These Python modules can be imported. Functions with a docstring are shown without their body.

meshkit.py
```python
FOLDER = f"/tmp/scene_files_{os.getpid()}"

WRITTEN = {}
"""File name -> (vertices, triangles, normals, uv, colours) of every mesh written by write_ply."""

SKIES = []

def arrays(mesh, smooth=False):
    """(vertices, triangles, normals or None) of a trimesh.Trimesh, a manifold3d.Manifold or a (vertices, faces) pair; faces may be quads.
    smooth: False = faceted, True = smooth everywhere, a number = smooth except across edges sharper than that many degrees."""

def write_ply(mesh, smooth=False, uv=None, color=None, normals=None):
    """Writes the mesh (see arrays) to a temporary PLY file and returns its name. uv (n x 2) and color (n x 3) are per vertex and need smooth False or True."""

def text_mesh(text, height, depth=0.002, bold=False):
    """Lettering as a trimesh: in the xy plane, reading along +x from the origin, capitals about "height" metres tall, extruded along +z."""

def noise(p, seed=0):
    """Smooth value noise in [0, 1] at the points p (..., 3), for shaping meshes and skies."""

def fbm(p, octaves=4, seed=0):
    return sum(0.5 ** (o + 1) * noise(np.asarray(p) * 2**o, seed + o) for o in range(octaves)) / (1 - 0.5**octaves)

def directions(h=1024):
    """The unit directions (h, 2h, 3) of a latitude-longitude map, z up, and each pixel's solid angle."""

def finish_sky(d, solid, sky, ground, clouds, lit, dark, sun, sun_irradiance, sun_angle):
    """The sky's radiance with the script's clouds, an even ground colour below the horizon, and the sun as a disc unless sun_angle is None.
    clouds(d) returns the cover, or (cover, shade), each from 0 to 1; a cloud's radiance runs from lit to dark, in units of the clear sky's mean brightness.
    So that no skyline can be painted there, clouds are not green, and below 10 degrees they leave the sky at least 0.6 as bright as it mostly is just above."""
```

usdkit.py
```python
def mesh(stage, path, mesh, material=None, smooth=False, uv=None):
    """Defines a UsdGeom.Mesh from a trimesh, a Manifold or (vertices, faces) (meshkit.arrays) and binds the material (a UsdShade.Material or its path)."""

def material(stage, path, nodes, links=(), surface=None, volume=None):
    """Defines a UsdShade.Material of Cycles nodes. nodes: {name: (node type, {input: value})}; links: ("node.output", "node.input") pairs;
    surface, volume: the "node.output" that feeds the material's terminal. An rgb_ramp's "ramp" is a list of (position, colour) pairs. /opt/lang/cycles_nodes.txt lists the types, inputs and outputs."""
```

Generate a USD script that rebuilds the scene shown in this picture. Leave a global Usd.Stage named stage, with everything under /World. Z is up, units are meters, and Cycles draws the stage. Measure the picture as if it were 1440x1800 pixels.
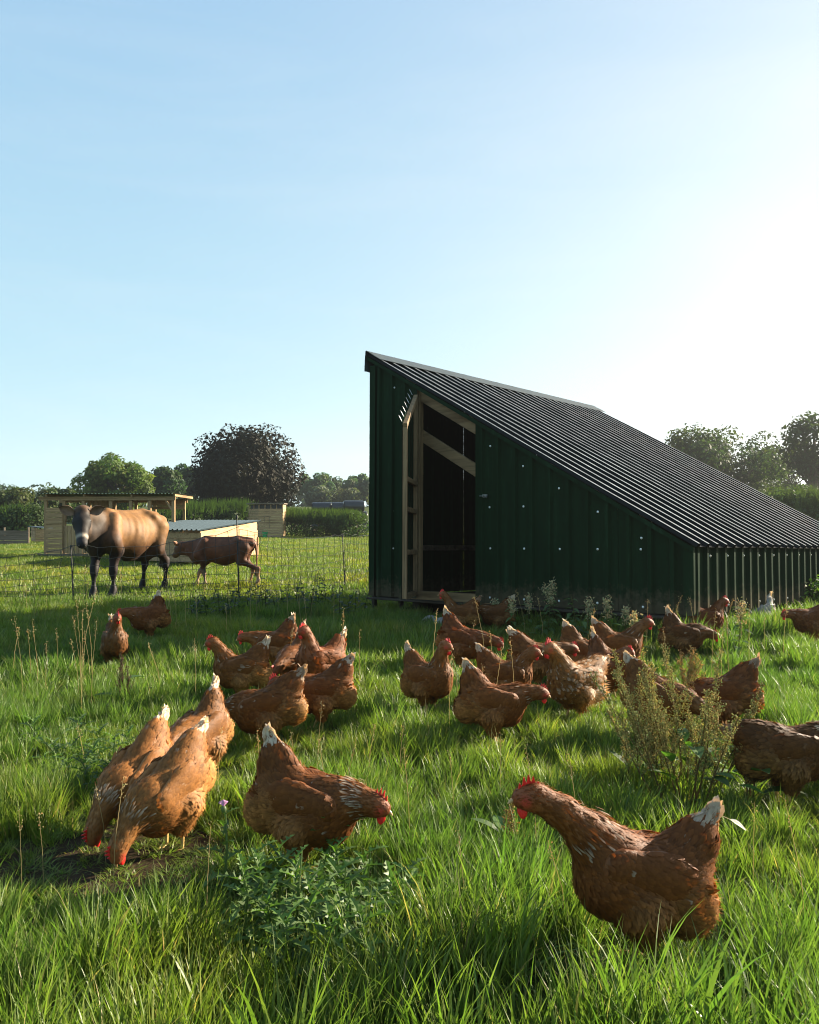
import math, random
import numpy as np
import trimesh
import meshkit, usdkit
from pxr import Usd, UsdGeom, UsdLux, UsdShade, Gf, Sdf, Vt

random.seed(11)
rng = np.random.default_rng(11)
stage = Usd.Stage.CreateInMemory()
UsdGeom.SetStageUpAxis(stage, UsdGeom.Tokens.z)
UsdGeom.SetStageMetersPerUnit(stage, 1.0)
world = UsdGeom.Xform.Define(stage, '/World')
stage.SetDefaultPrim(world.GetPrim())
UsdGeom.Scope.Define(stage, '/World/Looks')

# ------------------------------------------------------------------ camera, sky, sun, exposure
CAM_H = 1.15
F, HZ = 1440.0, 910.0
cam = UsdGeom.Camera.Define(stage, '/World/camera')
cam.CreateHorizontalApertureAttr(36.0); cam.CreateVerticalApertureAttr(45.0); cam.CreateFocalLengthAttr(36.0)
cam.CreateClippingRangeAttr(Gf.Vec2f(0.05, 5000.0))
cam.AddTranslateOp().Set(Gf.Vec3d(0, 0, CAM_H)); cam.AddRotateXOp().Set(90.4)
cam.CreateExposureAttr(2.08)
SKY, GLOW = 0.05, (4.85, 4.8, 4.6)
VEIL = ((3.05, 4.45, 4.7), (2.35, 3.8, 4.5), (1.55, 2.8, 4.1), (1.2, 2.3, 3.7))
SUN_AZ, SUN_EL = math.radians(61), math.radians(21)
SDIR = (math.sin(SUN_AZ) * math.cos(SUN_EL), math.cos(SUN_AZ) * math.cos(SUN_EL), math.sin(SUN_EL))
usdkit.material(stage, '/World/Looks/sky_look', {
    'sky': ('sky_texture', {'sky_type': 'single_scattering', 'sun_disc': False, 'sun_elevation': SUN_EL, 'sun_rotation': SUN_AZ,
                            'altitude': 50.0, 'air_density': 1.0, 'aerosol_density': 1.0, 'ozone_density': 1.0}),
    'tc': ('texture_coordinate', {}), 'xyz': ('separate_xyz', {}), 'mp': ('mapping', {'scale': (1.0, 1.0, 2.6)}), 'n': ('noise_texture', {'scale': 1.5, 'detail': 5.0, 'roughness': .55, 'distortion': .5}),
    'hz': ('rgb_ramp', {'ramp': [(0.0, VEIL[0]), (.2, VEIL[1]), (.6, VEIL[2]), (1.0, VEIL[3])]}), 'veil': ('mix_color', {'blend_type': 'mix', 'fac': .85, 'use_clamp': False}),
    'dot': ('vector_math', {'math_type': 'dot_product', 'vector2': SDIR}), 'mx': ('math', {'math_type': 'maximum', 'value2': 0.0}), 'pw': ('math', {'math_type': 'power', 'value2': 3.2}),
    'mr': ('map_range', {'range_type': 'linear', 'from_min': .3, 'from_max': .75, 'to_min': .75, 'to_max': 1.25}), 'ml': ('math', {'math_type': 'multiply', 'use_clamp': True}),
    'lz': ('rgb_ramp', {'ramp': [(0.0, (1.1, 1.1, 1.1)), (.22, (1, 1, 1)), (.5, (.6, .6, .6)), (1.0, (.4, .4, .4))]}), 'm2': ('math', {'math_type': 'multiply', 'use_clamp': True}),
    'glow': ('mix_color', {'blend_type': 'mix', 'b': GLOW, 'use_clamp': False}),
    'mc': ('mapping', {'scale': (1.0, 2.2, 5.5), 'rotation': (.25, .1, .5)}), 'nc': ('noise_texture', {'scale': 2.1, 'detail': 7.0, 'roughness': .6, 'distortion': .9}), 'rc': ('rgb_ramp', {'ramp': [(.46, (0, 0, 0)), (.80, (.13, .13, .13))]}), 'cloud': ('mix_color', {'blend_type': 'mix', 'b': (4.6, 4.75, 4.9), 'use_clamp': False}),
    'bg': ('background_shader', {'strength': SKY})},
    [('tc.generated', 'mp.vector'), ('mp.vector', 'n.vector'), ('tc.generated', 'xyz.vector'), ('xyz.z', 'hz.fac'), ('sky.color', 'veil.a'), ('hz.color', 'veil.b'), ('tc.generated', 'dot.vector1'), ('dot.value', 'mx.value1'), ('mx.value', 'pw.value1'),
     ('n.fac', 'mr.value'), ('pw.value', 'ml.value1'), ('mr.result', 'ml.value2'), ('xyz.z', 'lz.fac'), ('ml.value', 'm2.value1'), ('lz.color', 'm2.value2'), ('m2.value', 'glow.fac'), ('veil.result', 'glow.a'), ('tc.generated', 'mc.vector'), ('mc.vector', 'nc.vector'), ('nc.fac', 'rc.fac'), ('rc.color', 'cloud.fac'), ('glow.result', 'cloud.a'), ('cloud.result', 'bg.color')], surface='bg.background')
dome = UsdLux.DomeLight.Define(stage, '/World/sky')
UsdShade.MaterialBindingAPI.Apply(dome.GetPrim()).Bind(UsdShade.Material.Get(stage, '/World/Looks/sky_look'))
dome.GetPrim().SetCustomDataByKey('kind', 'structure'); dome.GetPrim().SetCustomDataByKey('label', 'pale blue morning sky brightening towards the right')
sun = UsdLux.DistantLight.Define(stage, '/World/sun')
sun.CreateNormalizeAttr(True); sun.CreateIntensityAttr(1.25); sun.CreateAngleAttr(0.5); sun.CreateColorAttr(Gf.Vec3f(1.0, 0.87, 0.68))
sun.AddRotateXYZOp().Set(Gf.Vec3f(-(90 - math.degrees(SUN_EL)), 0, -math.degrees(SUN_AZ)))

# ------------------------------------------------------------------ helpers
used = {}
def free(path):
    n = used.get(path, 0); used[path] = n + 1
    return path if n == 0 else f'{path}_{n:03d}'

def pathof(parent, name):
    base = '/World' if parent is None else str(parent.GetPath())
    return free(f'{base}/{name}')

def tag(p, label=None, cat=None, group=None, kind=None):
    p = p.GetPrim() if hasattr(p, 'GetPrim') else p
    for k, v in (('label', label), ('category', cat), ('group', group), ('kind', kind)):
        if v: p.SetCustomDataByKey(k, v)
    return p

def thing(name, loc=(0, 0, 0), rz=0.0, label=None, cat=None, group=None, matrix=None, scale=None):
    x = UsdGeom.Xform.Define(stage, pathof(None, name))
    if matrix is not None:
        x.AddTransformOp().Set(Gf.Matrix4d(*np.asarray(matrix, float).T.ravel().tolist()))
    else:
        x.AddTranslateOp().Set(Gf.Vec3d(*map(float, loc)))
        if rz: x.AddRotateZOp().Set(math.degrees(rz))
        if scale: x.AddScaleOp().Set(Gf.Vec3f(scale, scale, scale))
    return tag(x.GetPrim(), label, cat, group)

def put(name, v, f, mat, parent=None, normals=None, tint=None, smooth=None):
    """One Mesh prim. f: (n,3) or (n,4) faces, or a list of both arrays."""
    path = pathof(parent, name)
    fs = f if isinstance(f, list) else [f]
    v = np.asarray(v, float)
    if smooth is not None and tint is None:
        tri = np.vstack([q if q.shape[1] == 3 else np.vstack([q[:, [0, 1, 2]], q[:, [0, 2, 3]]]) for q in map(np.asarray, fs)])
        return usdkit.mesh(stage, path, trimesh.Trimesh(v, tri, process=False), f'/World/Looks/{mat}', smooth=smooth).GetPrim()
    m = UsdGeom.Mesh.Define(stage, path)
    m.CreatePointsAttr(Vt.Vec3fArray.FromNumpy(v.astype(np.float32)))
    counts = np.concatenate([np.full(len(q), np.asarray(q).shape[1], np.int32) for q in fs])
    m.CreateFaceVertexCountsAttr(Vt.IntArray.FromNumpy(counts))
    m.CreateFaceVertexIndicesAttr(Vt.IntArray.FromNumpy(np.concatenate([np.asarray(q, np.int32).ravel() for q in fs])))
    m.CreateSubdivisionSchemeAttr('none')
    if normals is not None:
        m.CreateNormalsAttr(Vt.Vec3fArray.FromNumpy(np.asarray(normals, np.float32))); m.SetNormalsInterpolation('vertex')
    if tint is not None:
        UsdGeom.PrimvarsAPI(m).CreatePrimvar('tint', Sdf.ValueTypeNames.Color3fArray, 'vertex').Set(Vt.Vec3fArray.FromNumpy(np.asarray(tint, np.float32)))
    UsdShade.MaterialBindingAPI.Apply(m.GetPrim()).Bind(UsdShade.Material.Get(stage, f'/World/Looks/{mat}'))
    return m.GetPrim()

def put_t(name, tm, mat, parent=None, smooth=30):
    return usdkit.mesh(stage, pathof(parent, name), tm, f'/World/Looks/{mat}', smooth=smooth).GetPrim()

class MB:
    """collects boxes, tubes and sheets into one mesh"""
    def __init__(s): s.v, s.f, s.c, s.n = [], [], [], 0
    def add(s, v, f, c=None):
        v = np.asarray(v, float); f = np.asarray(f, int)
        if f.shape[1] == 4: f = np.vstack([f[:, [0, 1, 2]], f[:, [0, 2, 3]]])
        s.v.append(v); s.f.append(f + s.n); s.n += len(v)
        if c is not None: s.c.append(np.broadcast_to(np.asarray(c, float), (len(v), 3)))
        return s
    def tm(s, t, c=None): return s.add(np.array(t.vertices), np.array(t.faces), c)
    def tube(s, pts, rad, n=6, c=None, cap=True):
        v, f = tube(pts, rad, n, cap); return s.add(v, f, c)
    def put(s, name, mat, parent=None, smooth=None):
        t = np.vstack(s.c) if s.c else None
        return put(name, np.vstack(s.v), np.vstack(s.f), mat, parent, tint=t, smooth=smooth)

def unit(a):
    a = np.asarray(a, float); return a / np.maximum(np.linalg.norm(a, axis=-1, keepdims=True), 1e-9)

def tube(pts, rad, n=6, cap=True):
    pts = np.asarray(pts, float); rad = np.broadcast_to(np.asarray(rad, float), (len(pts),))
    t = unit(np.gradient(pts, axis=0)); ref = np.array([0, 0, 1.0]) if abs(t[0, 2]) < .9 else np.array([1.0, 0, 0])
    a = unit(np.cross(t, ref)); b = np.cross(t, a)
    th = np.arange(n) / n * 2 * np.pi
    v = pts[:, None] + rad[:, None, None] * (a[:, None] * np.cos(th)[None, :, None] + b[:, None] * np.sin(th)[None, :, None])
    v = v.reshape(-1, 3); m = len(pts)
    i, j = np.meshgrid(np.arange(m - 1), np.arange(n), indexing='ij'); j2 = (j + 1) % n
    q = np.stack([i * n + j, (i + 1) * n + j, (i + 1) * n + j2, i * n + j2], -1).reshape(-1, 4)[:, ::-1]
    f = np.vstack([q[:, [0, 1, 2]], q[:, [0, 2, 3]]])
    if cap:
        v = np.vstack([v, pts[0], pts[-1]]); k = np.arange(n); k2 = (k + 1) % n
        f = np.vstack([f, np.stack([np.full(n, m * n), k2, k], -1)[:, ::-1], np.stack([np.full(n, m * n + 1), (m - 1) * n + k, (m - 1) * n + k2], -1)[:, ::-1]])
    return v, f

def beam(a, b, w, h, up=(0, 0, 1), ch=0.004):
    """chamfered rectangular timber from a to b, w across and h along up"""
    a, b = np.asarray(a, float), np.asarray(b, float); t = unit(b - a); up = np.asarray(up, float)
    s = unit(np.cross(t, up)); u = np.cross(s, t); w2, h2 = w / 2, h / 2
    c = min(ch, w2 * .5, h2 * .5)
    sec = [(-w2 + c, -h2), (w2 - c, -h2), (w2, -h2 + c), (w2, h2 - c), (w2 - c, h2), (-w2 + c, h2), (-w2, h2 - c), (-w2, -h2 + c)]
    ring = np.array([s * x + u * y for x, y in sec])
    v = np.vstack([a + ring, b + ring]); n = 8; k = np.arange(n); k2 = (k + 1) % n
    f = [*np.stack([k, k2, k2 + n], -1), *np.stack([k, k2 + n, k + n], -1)]
    f += [(0, i + 1, i) for i in range(1, n - 1)] + [(n, n + i, n + i + 1) for i in range(1, n - 1)]
    return v, np.array(f)

def put_beam(name, a, b, w, h, mat, parent, up=(0, 0, 1)):
    v, f = beam(a, b, w, h, up); return put(name, v, f, mat, parent)

def at(px, d, z=0.0): return np.array([(px - 720) / F * d, d, z])
def depth_of(py, z=0.0): return F * (CAM_H - z) / (py - HZ)
def zat(py, d): return CAM_H - (py - HZ) / F * d

def surface_nets(s, org, h):
    ins = s < 0
    sl = lambda o, a: a[tuple(slice(o[k], a.shape[k] - 1 + o[k]) for k in range(3))]
    corners = [(i, j, k) for i in (0, 1) for j in (0, 1) for k in (0, 1)]
    cnt = sum(sl(o, ins).astype(np.int8) for o in corners)
    act = (cnt > 0) & (cnt < 8)
    I = np.argwhere(act)
    acc, num = np.zeros((len(I), 3)), np.zeros(len(I))
    for o in corners:
        for k in range(3):
            if o[k]: continue
            p = list(o); p[k] = 1
            a, b = s[tuple((I + o).T)], s[tuple((I + p).T)]
            m = (a < 0) != (b < 0)
            t = np.where(m, a / np.where(m, a - b, 1), 0)
            pos = np.tile(np.array(o, float), (len(I), 1)); pos[:, k] += t
            acc[m] += pos[m]; num[m] += 1
    v = np.asarray(org) + (I + acc / num[:, None]) * h
    idx = np.full(act.shape, -1); idx[act] = np.arange(len(I))
    faces = []
    for k in range(3):
        a = s.take(range(s.shape[k] - 1), k); b = s.take(range(1, s.shape[k]), k)
        E = np.argwhere((a < 0) != (b < 0)); u, w = (k + 1) % 3, (k + 2) % 3
        E = E[(E[:, u] > 0) & (E[:, w] > 0) & (E[:, u] < s.shape[u] - 1) & (E[:, w] < s.shape[w] - 1)]
        du, dw = np.eye(3, dtype=int)[u], np.eye(3, dtype=int)[w]
        q = np.stack([idx[tuple((E - du - dw).T)], idx[tuple((E - dw).T)], idx[tuple(E.T)], idx[tuple((E - du).T)]], -1)
        flip = a[tuple(E.T)] >= 0
        q[flip] = q[flip][:, ::-1]
        faces.append(q[(q >= 0).all(1)])
    q = np.vstack(faces)
    return v, np.vstack([q[:, [0, 1, 2]], q[:, [0, 2, 3]]])

def prim_dist(P, c):
    a, b = np.asarray(c['a'], float), np.asarray(c['b'], float); s = np.array([1, c.get('sy', 1.0), 1])
    q, ab = (P - a) / s, (b - a) / s
    t = np.clip((q @ ab) / max(ab @ ab, 1e-9), 0, 1)
    return (np.linalg.norm(q - t[..., None] * ab, axis=-1) - (c['ra'] + (c['rb'] - c['ra']) * t)) * min(s[1], 1), t

def blob(prims, h, k, iters=4):
    A = np.array([p for c in prims for p in (c['a'], c['b'])], float); R = max(max(c['ra'], c['rb']) for c in prims)
    lo, hi = A.min(0) - R - 3 * h, A.max(0) + R + 3 * h
    ax = [np.arange(lo[i], hi[i] + h, h) for i in range(3)]
    G = np.stack(np.meshgrid(*ax, indexing='ij'), -1).astype(np.float32)
    tot = 0
    for c in prims: tot = tot + np.exp(-np.clip(prim_dist(G, c)[0] / k, -40, 40))
    v, f = surface_nets(-k * np.log(np.maximum(tot, 1e-30)), lo, h)
    m = trimesh.Trimesh(v, f, process=False)
    if iters: trimesh.smoothing.filter_taubin(m, iterations=iters)
    return m

def weights(P, prims, k):
    w = np.stack([np.exp(-np.clip(prim_dist(P, c)[0] / k, -30, 30)) for c in prims], 1)
    return w / w.sum(1, keepdims=True)

# ------------------------------------------------------------------ materials
def mat(name, nodes, links, surface='p.BSDF', volume=None):
    return usdkit.material(stage, f'/World/Looks/{name}', nodes, links, surface=surface, volume=volume)

def plain(name, col, rough=.6, var=.15, scale=6.0, metallic=0.0, spec=.5, bump=0.0, bscale=40.0, stretch=(1, 1, 1)):
    lo, hi = [c * (1 - var) for c in col], [min(c * (1 + var), .9) for c in col]
    n = {'tc': ('texture_coordinate', {}), 'mp': ('mapping', {'scale': stretch}), 'n': ('noise_texture', {'scale': scale, 'detail': 5.0, 'roughness': .6}),
         'r': ('rgb_ramp', {'ramp': [(.3, lo), (.7, hi)]}), 'p': ('principled_bsdf', {'roughness': rough, 'metallic': metallic, 'specular_ior_level': spec})}
    l = [('tc.object', 'mp.vector'), ('mp.vector', 'n.vector'), ('n.fac', 'r.fac'), ('r.color', 'p.base_color')]
    if bump:
        n['n2'] = ('noise_texture', {'scale': bscale, 'detail': 3.0}); n['b'] = ('bump', {'strength': bump, 'distance': .01})
        l += [('mp.vector', 'n2.vector'), ('n2.fac', 'b.height'), ('b.normal', 'p.normal')]
    return mat(name, n, l)

def tinted(name, rough=.6, trans=0.0, bump=0.0, bscale=60.0, spec=.4, var=.25, nscale=30.0, tcol=(1, 1, 1), inst=0.0, sheen=0.0, patch=0.0):
    """colour from the mesh's own tint primvar, varied by noise; trans: share of translucent light (leaves, feathers)"""
    n = {'a': ('attribute', {'attribute': 'tint'}), 'g': ('geometry', {}), 'tc': ('texture_coordinate', {}),
         'n': ('noise_texture', {'scale': nscale, 'detail': 4.0}), 'mr': ('map_range', {'range_type': 'linear', 'from_min': .25, 'from_max': .75, 'to_min': 1 - var, 'to_max': 1 + var}),
         'x': ('vector_math', {'math_type': 'scale'}), 'p': ('principled_bsdf', {'roughness': rough, 'specular_ior_level': spec, 'sheen_weight': sheen, 'sheen_roughness': .5})}
    l = [('tc.object', 'n.vector'), ('n.fac', 'mr.value'), ('a.vector', 'x.vector1'), ('mr.result', 'x.scale')]
    out = 'x.vector'
    if inst:
        n['oi'] = ('object_info', {}); n['mi'] = ('map_range', {'range_type': 'linear', 'from_min': 0.0, 'from_max': 1.0, 'to_min': 1 - inst, 'to_max': 1 + inst}); n['x2'] = ('vector_math', {'math_type': 'scale'})
        l += [('oi.random', 'mi.value'), (out, 'x2.vector1'), ('mi.result', 'x2.scale')]; out = 'x2.vector'
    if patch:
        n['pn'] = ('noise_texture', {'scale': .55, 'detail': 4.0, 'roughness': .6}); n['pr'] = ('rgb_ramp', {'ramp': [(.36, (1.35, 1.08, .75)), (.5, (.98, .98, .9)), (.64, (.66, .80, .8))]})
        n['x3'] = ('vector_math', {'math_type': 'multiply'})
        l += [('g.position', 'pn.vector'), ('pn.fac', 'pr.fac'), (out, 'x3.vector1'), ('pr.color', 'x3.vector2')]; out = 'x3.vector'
    l.append((out, 'p.base_color'))
    if bump:
        n['n2'] = ('noise_texture', {'scale': bscale, 'detail': 3.0}); n['b'] = ('bump', {'strength': bump, 'distance': .01})
        l += [('tc.object', 'n2.vector'), ('n2.fac', 'b.height'), ('b.normal', 'p.normal')]
    if not trans: return mat(name, n, l)
    n['t'] = ('translucent_bsdf', {}); n['tm'] = ('vector_math', {'math_type': 'multiply', 'vector2': tcol}); n['m'] = ('mix_closure', {'fac': trans})
    l += [(out, 'tm.vector1'), ('tm.vector', 't.color'), ('p.BSDF', 'm.closure1'), ('t.BSDF', 'm.closure2')]
    return mat(name, n, l, surface='m.closure')

def timber(name, col, axis, dark=.45):
    st = [22.0, 22.0, 22.0]; st[axis] = 1.2
    return mat(name, {'tc': ('texture_coordinate', {}), 'mp': ('mapping', {'scale': st}), 'n': ('noise_texture', {'scale': 1.6, 'detail': 6.0, 'roughness': .65, 'distortion': .6}),
        'r': ('rgb_ramp', {'ramp': [(.28, [c * dark for c in col]), (.5, col), (.72, [min(c * 1.25, .8) for c in col])]}),
        'kn': ('noise_texture', {'scale': .35, 'detail': 2.0}), 'kr': ('rgb_ramp', {'ramp': [(.3, (.55, .5, .45)), (.45, (1, 1, 1))]}), 'mx': ('mix_color', {'blend_type': 'multiply', 'fac': .8}),
        'b': ('bump', {'strength': .25, 'distance': .004}), 'p': ('principled_bsdf', {'roughness': .75, 'specular_ior_level': .25})},
        [('tc.object', 'mp.vector'), ('mp.vector', 'n.vector'), ('n.fac', 'r.fac'), ('mp.vector', 'kn.vector'), ('kn.fac', 'kr.fac'), ('r.color', 'mx.a'), ('kr.color', 'mx.b'), ('mx.result', 'p.base_color'), ('n.fac', 'b.height'), ('b.normal', 'p.normal')])

def coated(name, col, rough, spec=.10, splash=0.0):
    """painted sheet metal: faint mottling, dusty streaks, and mud splashed over the foot (object z) where splash is set"""
    return mat(name, {'tc': ('texture_coordinate', {}), 'xyz': ('separate_xyz', {}), 'mp': ('mapping', {'scale': (5.0, 5.0, .5)}), 'n': ('noise_texture', {'scale': 2.2, 'detail': 7.0, 'roughness': .68}),
        'r': ('rgb_ramp', {'ramp': [(.3, [c * .7 for c in col]), (.56, col), (.78, [c * 1.6 + .006 for c in col])]}),
        'rr': ('map_range', {'range_type': 'linear', 'from_min': .3, 'from_max': .7, 'to_min': rough * .75, 'to_max': rough * 1.35}),
        'n3': ('noise_texture', {'scale': 14.0, 'detail': 6.0, 'roughness': .75}), 'zz': ('map_range', {'range_type': 'linear', 'from_min': 0.0, 'from_max': .42, 'to_min': .42, 'to_max': -.25}), 'ad': ('math', {'math_type': 'add'}),
        'rs': ('rgb_ramp', {'ramp': [(.55, (0, 0, 0)), (.82, (splash, splash, splash))]}), 'mx': ('mix_color', {'blend_type': 'mix', 'b': (.075, .058, .036)}),
        'n2': ('noise_texture', {'scale': 1.3, 'detail': 2.0}), 'b': ('bump', {'strength': .25, 'distance': .03}), 'p': ('principled_bsdf', {'specular_ior_level': spec})},
        [('tc.object', 'mp.vector'), ('mp.vector', 'n.vector'), ('n.fac', 'r.fac'), ('tc.object', 'xyz.vector'), ('xyz.z', 'zz.value'), ('tc.object', 'n3.vector'), ('zz.result', 'ad.value1'), ('n3.fac', 'ad.value2'), ('ad.value', 'rs.fac'),
         ('rs.color', 'mx.fac'), ('r.color', 'mx.a'), ('mx.result', 'p.base_color'), ('n.fac', 'rr.value'), ('rr.result', 'p.roughness'), ('tc.object', 'n2.vector'), ('n2.fac', 'b.height'), ('b.normal', 'p.normal')])

coated('green_sheet', (.0055, .021, .0085), .5, .025, .7)
def roof_look(name):      # near-black coated sheet, the bright glint along each rib painted as a pale stripe
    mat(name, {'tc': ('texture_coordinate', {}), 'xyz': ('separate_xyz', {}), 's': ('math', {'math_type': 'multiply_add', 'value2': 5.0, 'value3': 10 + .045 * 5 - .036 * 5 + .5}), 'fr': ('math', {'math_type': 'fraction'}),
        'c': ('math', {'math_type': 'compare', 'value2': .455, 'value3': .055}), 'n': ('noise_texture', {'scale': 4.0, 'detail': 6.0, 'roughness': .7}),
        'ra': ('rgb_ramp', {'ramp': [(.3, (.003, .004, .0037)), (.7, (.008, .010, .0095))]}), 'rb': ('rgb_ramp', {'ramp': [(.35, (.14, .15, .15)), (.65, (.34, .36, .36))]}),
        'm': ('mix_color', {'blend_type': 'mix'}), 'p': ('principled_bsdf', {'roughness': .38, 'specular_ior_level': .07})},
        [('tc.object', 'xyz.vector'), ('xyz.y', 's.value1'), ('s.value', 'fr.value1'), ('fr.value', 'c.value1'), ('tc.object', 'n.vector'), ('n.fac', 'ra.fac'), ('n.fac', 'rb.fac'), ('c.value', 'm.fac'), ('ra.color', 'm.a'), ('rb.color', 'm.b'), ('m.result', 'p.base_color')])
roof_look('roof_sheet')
coated('flashing', (.06, .07, .07), .4)
coated('pale_sheet', (.05, .072, .085), .6, .02)
coated('dark_roof_sheet', (.018, .04, .028), .4)
plain('sheet_edge', (.45, .46, .46), .5, .2, 20)
timber('timber_u', (.30, .195, .095), 0); timber('timber_v', (.30, .195, .095), 1); timber('timber_w', (.30, .195, .095), 2)
timber('plank_u', (.31, .20, .098), 0, .5); timber('plank_v', (.40, .27, .14), 1, .6)
timber('old_timber', (.13, .10, .07), 0); timber('dark_timber', (.035, .027, .018), 0)  # the second is a darker brown for floor boards, skids and props
for ax_, nm_ in enumerate('uvw'): timber('frame_' + nm_, (.215, .14, .07), ax_)
plain('screw_steel', (.62, .63, .62), .3, .1, 20, metallic=.6)
plain('zinc', (.22, .22, .21), .45, .2, 30, metallic=.8)
plain('post_black', (.012, .012, .013), .5)
plain('net_strand', (.012, .014, .012), .6)
plain('bale_wrap', (.010, .010, .011), .28, .3, 2, bump=.5, bscale=6)
plain('bark', (.09, .065, .045), .9, .4, 5, bump=.5, bscale=20, stretch=(3, 3, .6))
plain('green_plastic', (.01, .25, .07), .4)
plain('stone_grey', (.25, .23, .2), .9, .3, 3, bump=.5)
plain('comb_red', (.62, .016, .012), .42, .25, 60, bump=.25, bscale=250)
plain('beak_horn', (.42, .25, .10), .4, .25, 60)
plain('hen_leg', (.50, .32, .10), .55, .25, 90)
plain('eye_dark', (.01, .008, .006), .12)
plain('eye_amber', (.5, .18, .03), .2)
plain('hoof', (.03, .025, .02), .5)
tinted('plumage', .6, .2, 0.12, 160, .2, .16, 45, tcol=(1.7, 1.25, .7))
tinted('hen_skin', .6, 0, .3, 200, .3, .2, 60)
tinted('hide', .65, 0, .10, 90, .25, .22, 16)
tinted('leaf', .5, .38, 0, 60, .4, .2, 3, tcol=(1.5, 1.75, .7))
tinted('far_leaf', .65, .30, 0, 60, .2, .25, .8, tcol=(1.4, 1.6, .7))
tinted('dense_leaf', .7, .08, 0, 60, .15, .25, .8, tcol=(1.4, 1.6, .7))
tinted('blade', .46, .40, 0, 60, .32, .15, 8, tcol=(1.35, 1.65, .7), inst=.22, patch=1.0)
tinted('dry_plant', .8, .42, 0, 60, .2, .25, 30, tcol=(1.3, 1.2, .9))

GROUND = {'g': ('geometry', {}), 'n': ('noise_texture', {'scale': .6, 'detail': 8.0, 'roughness': .7}), 'n2': ('noise_texture', {'scale': 9.0, 'detail': 5.0, 'roughness': .7}),
    'r': ('rgb_ramp', {'ramp': [(.3, (.035, .055, .013)), (.5, (.055, .078, .016)), (.68, (.085, .10, .026))]}),
    'r2': ('rgb_ramp', {'ramp': [(.3, (.55, .5, .45)), (.7, (1.15, 1.15, 1.1))]}), 'mx': ('mix_color', {'blend_type': 'multiply', 'fac': 1.0}),
    'b': ('bump', {'strength': .6, 'distance': .06}), 'p': ('principled_bsdf', {'roughness': .95, 'specular_ior_level': .1})}
mat('meadow', GROUND, [('g.position', 'n.vector'), ('g.position', 'n2.vector'), ('n.fac', 'r.fac'), ('n2.fac', 'r2.fac'), ('r.color', 'mx.a'), ('r2.color', 'mx.b'), ('mx.result', 'p.base_color'), ('n2.fac', 'b.height'), ('b.normal', 'p.normal')])
plain('soil', (.036, .024, .014), .95, .4, 8, spec=.05, bump=.8, bscale=30)
# ------------------------------------------------------------------ ground
def ground_z(x, y):
    x, y = np.asarray(x, float), np.asarray(y, float)
    t = np.clip((y - 62) / 45, 0, 1); far = t * t * (3 - 2 * t) * 2.6
    P = np.stack([x * .8, y * .8, x * 0], -1)
    near = np.clip(1 - (np.hypot(x, y) - 6) / 30, 0, 1)
    return far + (meshkit.fbm(P, 3, 5) - .5) * .09 * near

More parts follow.
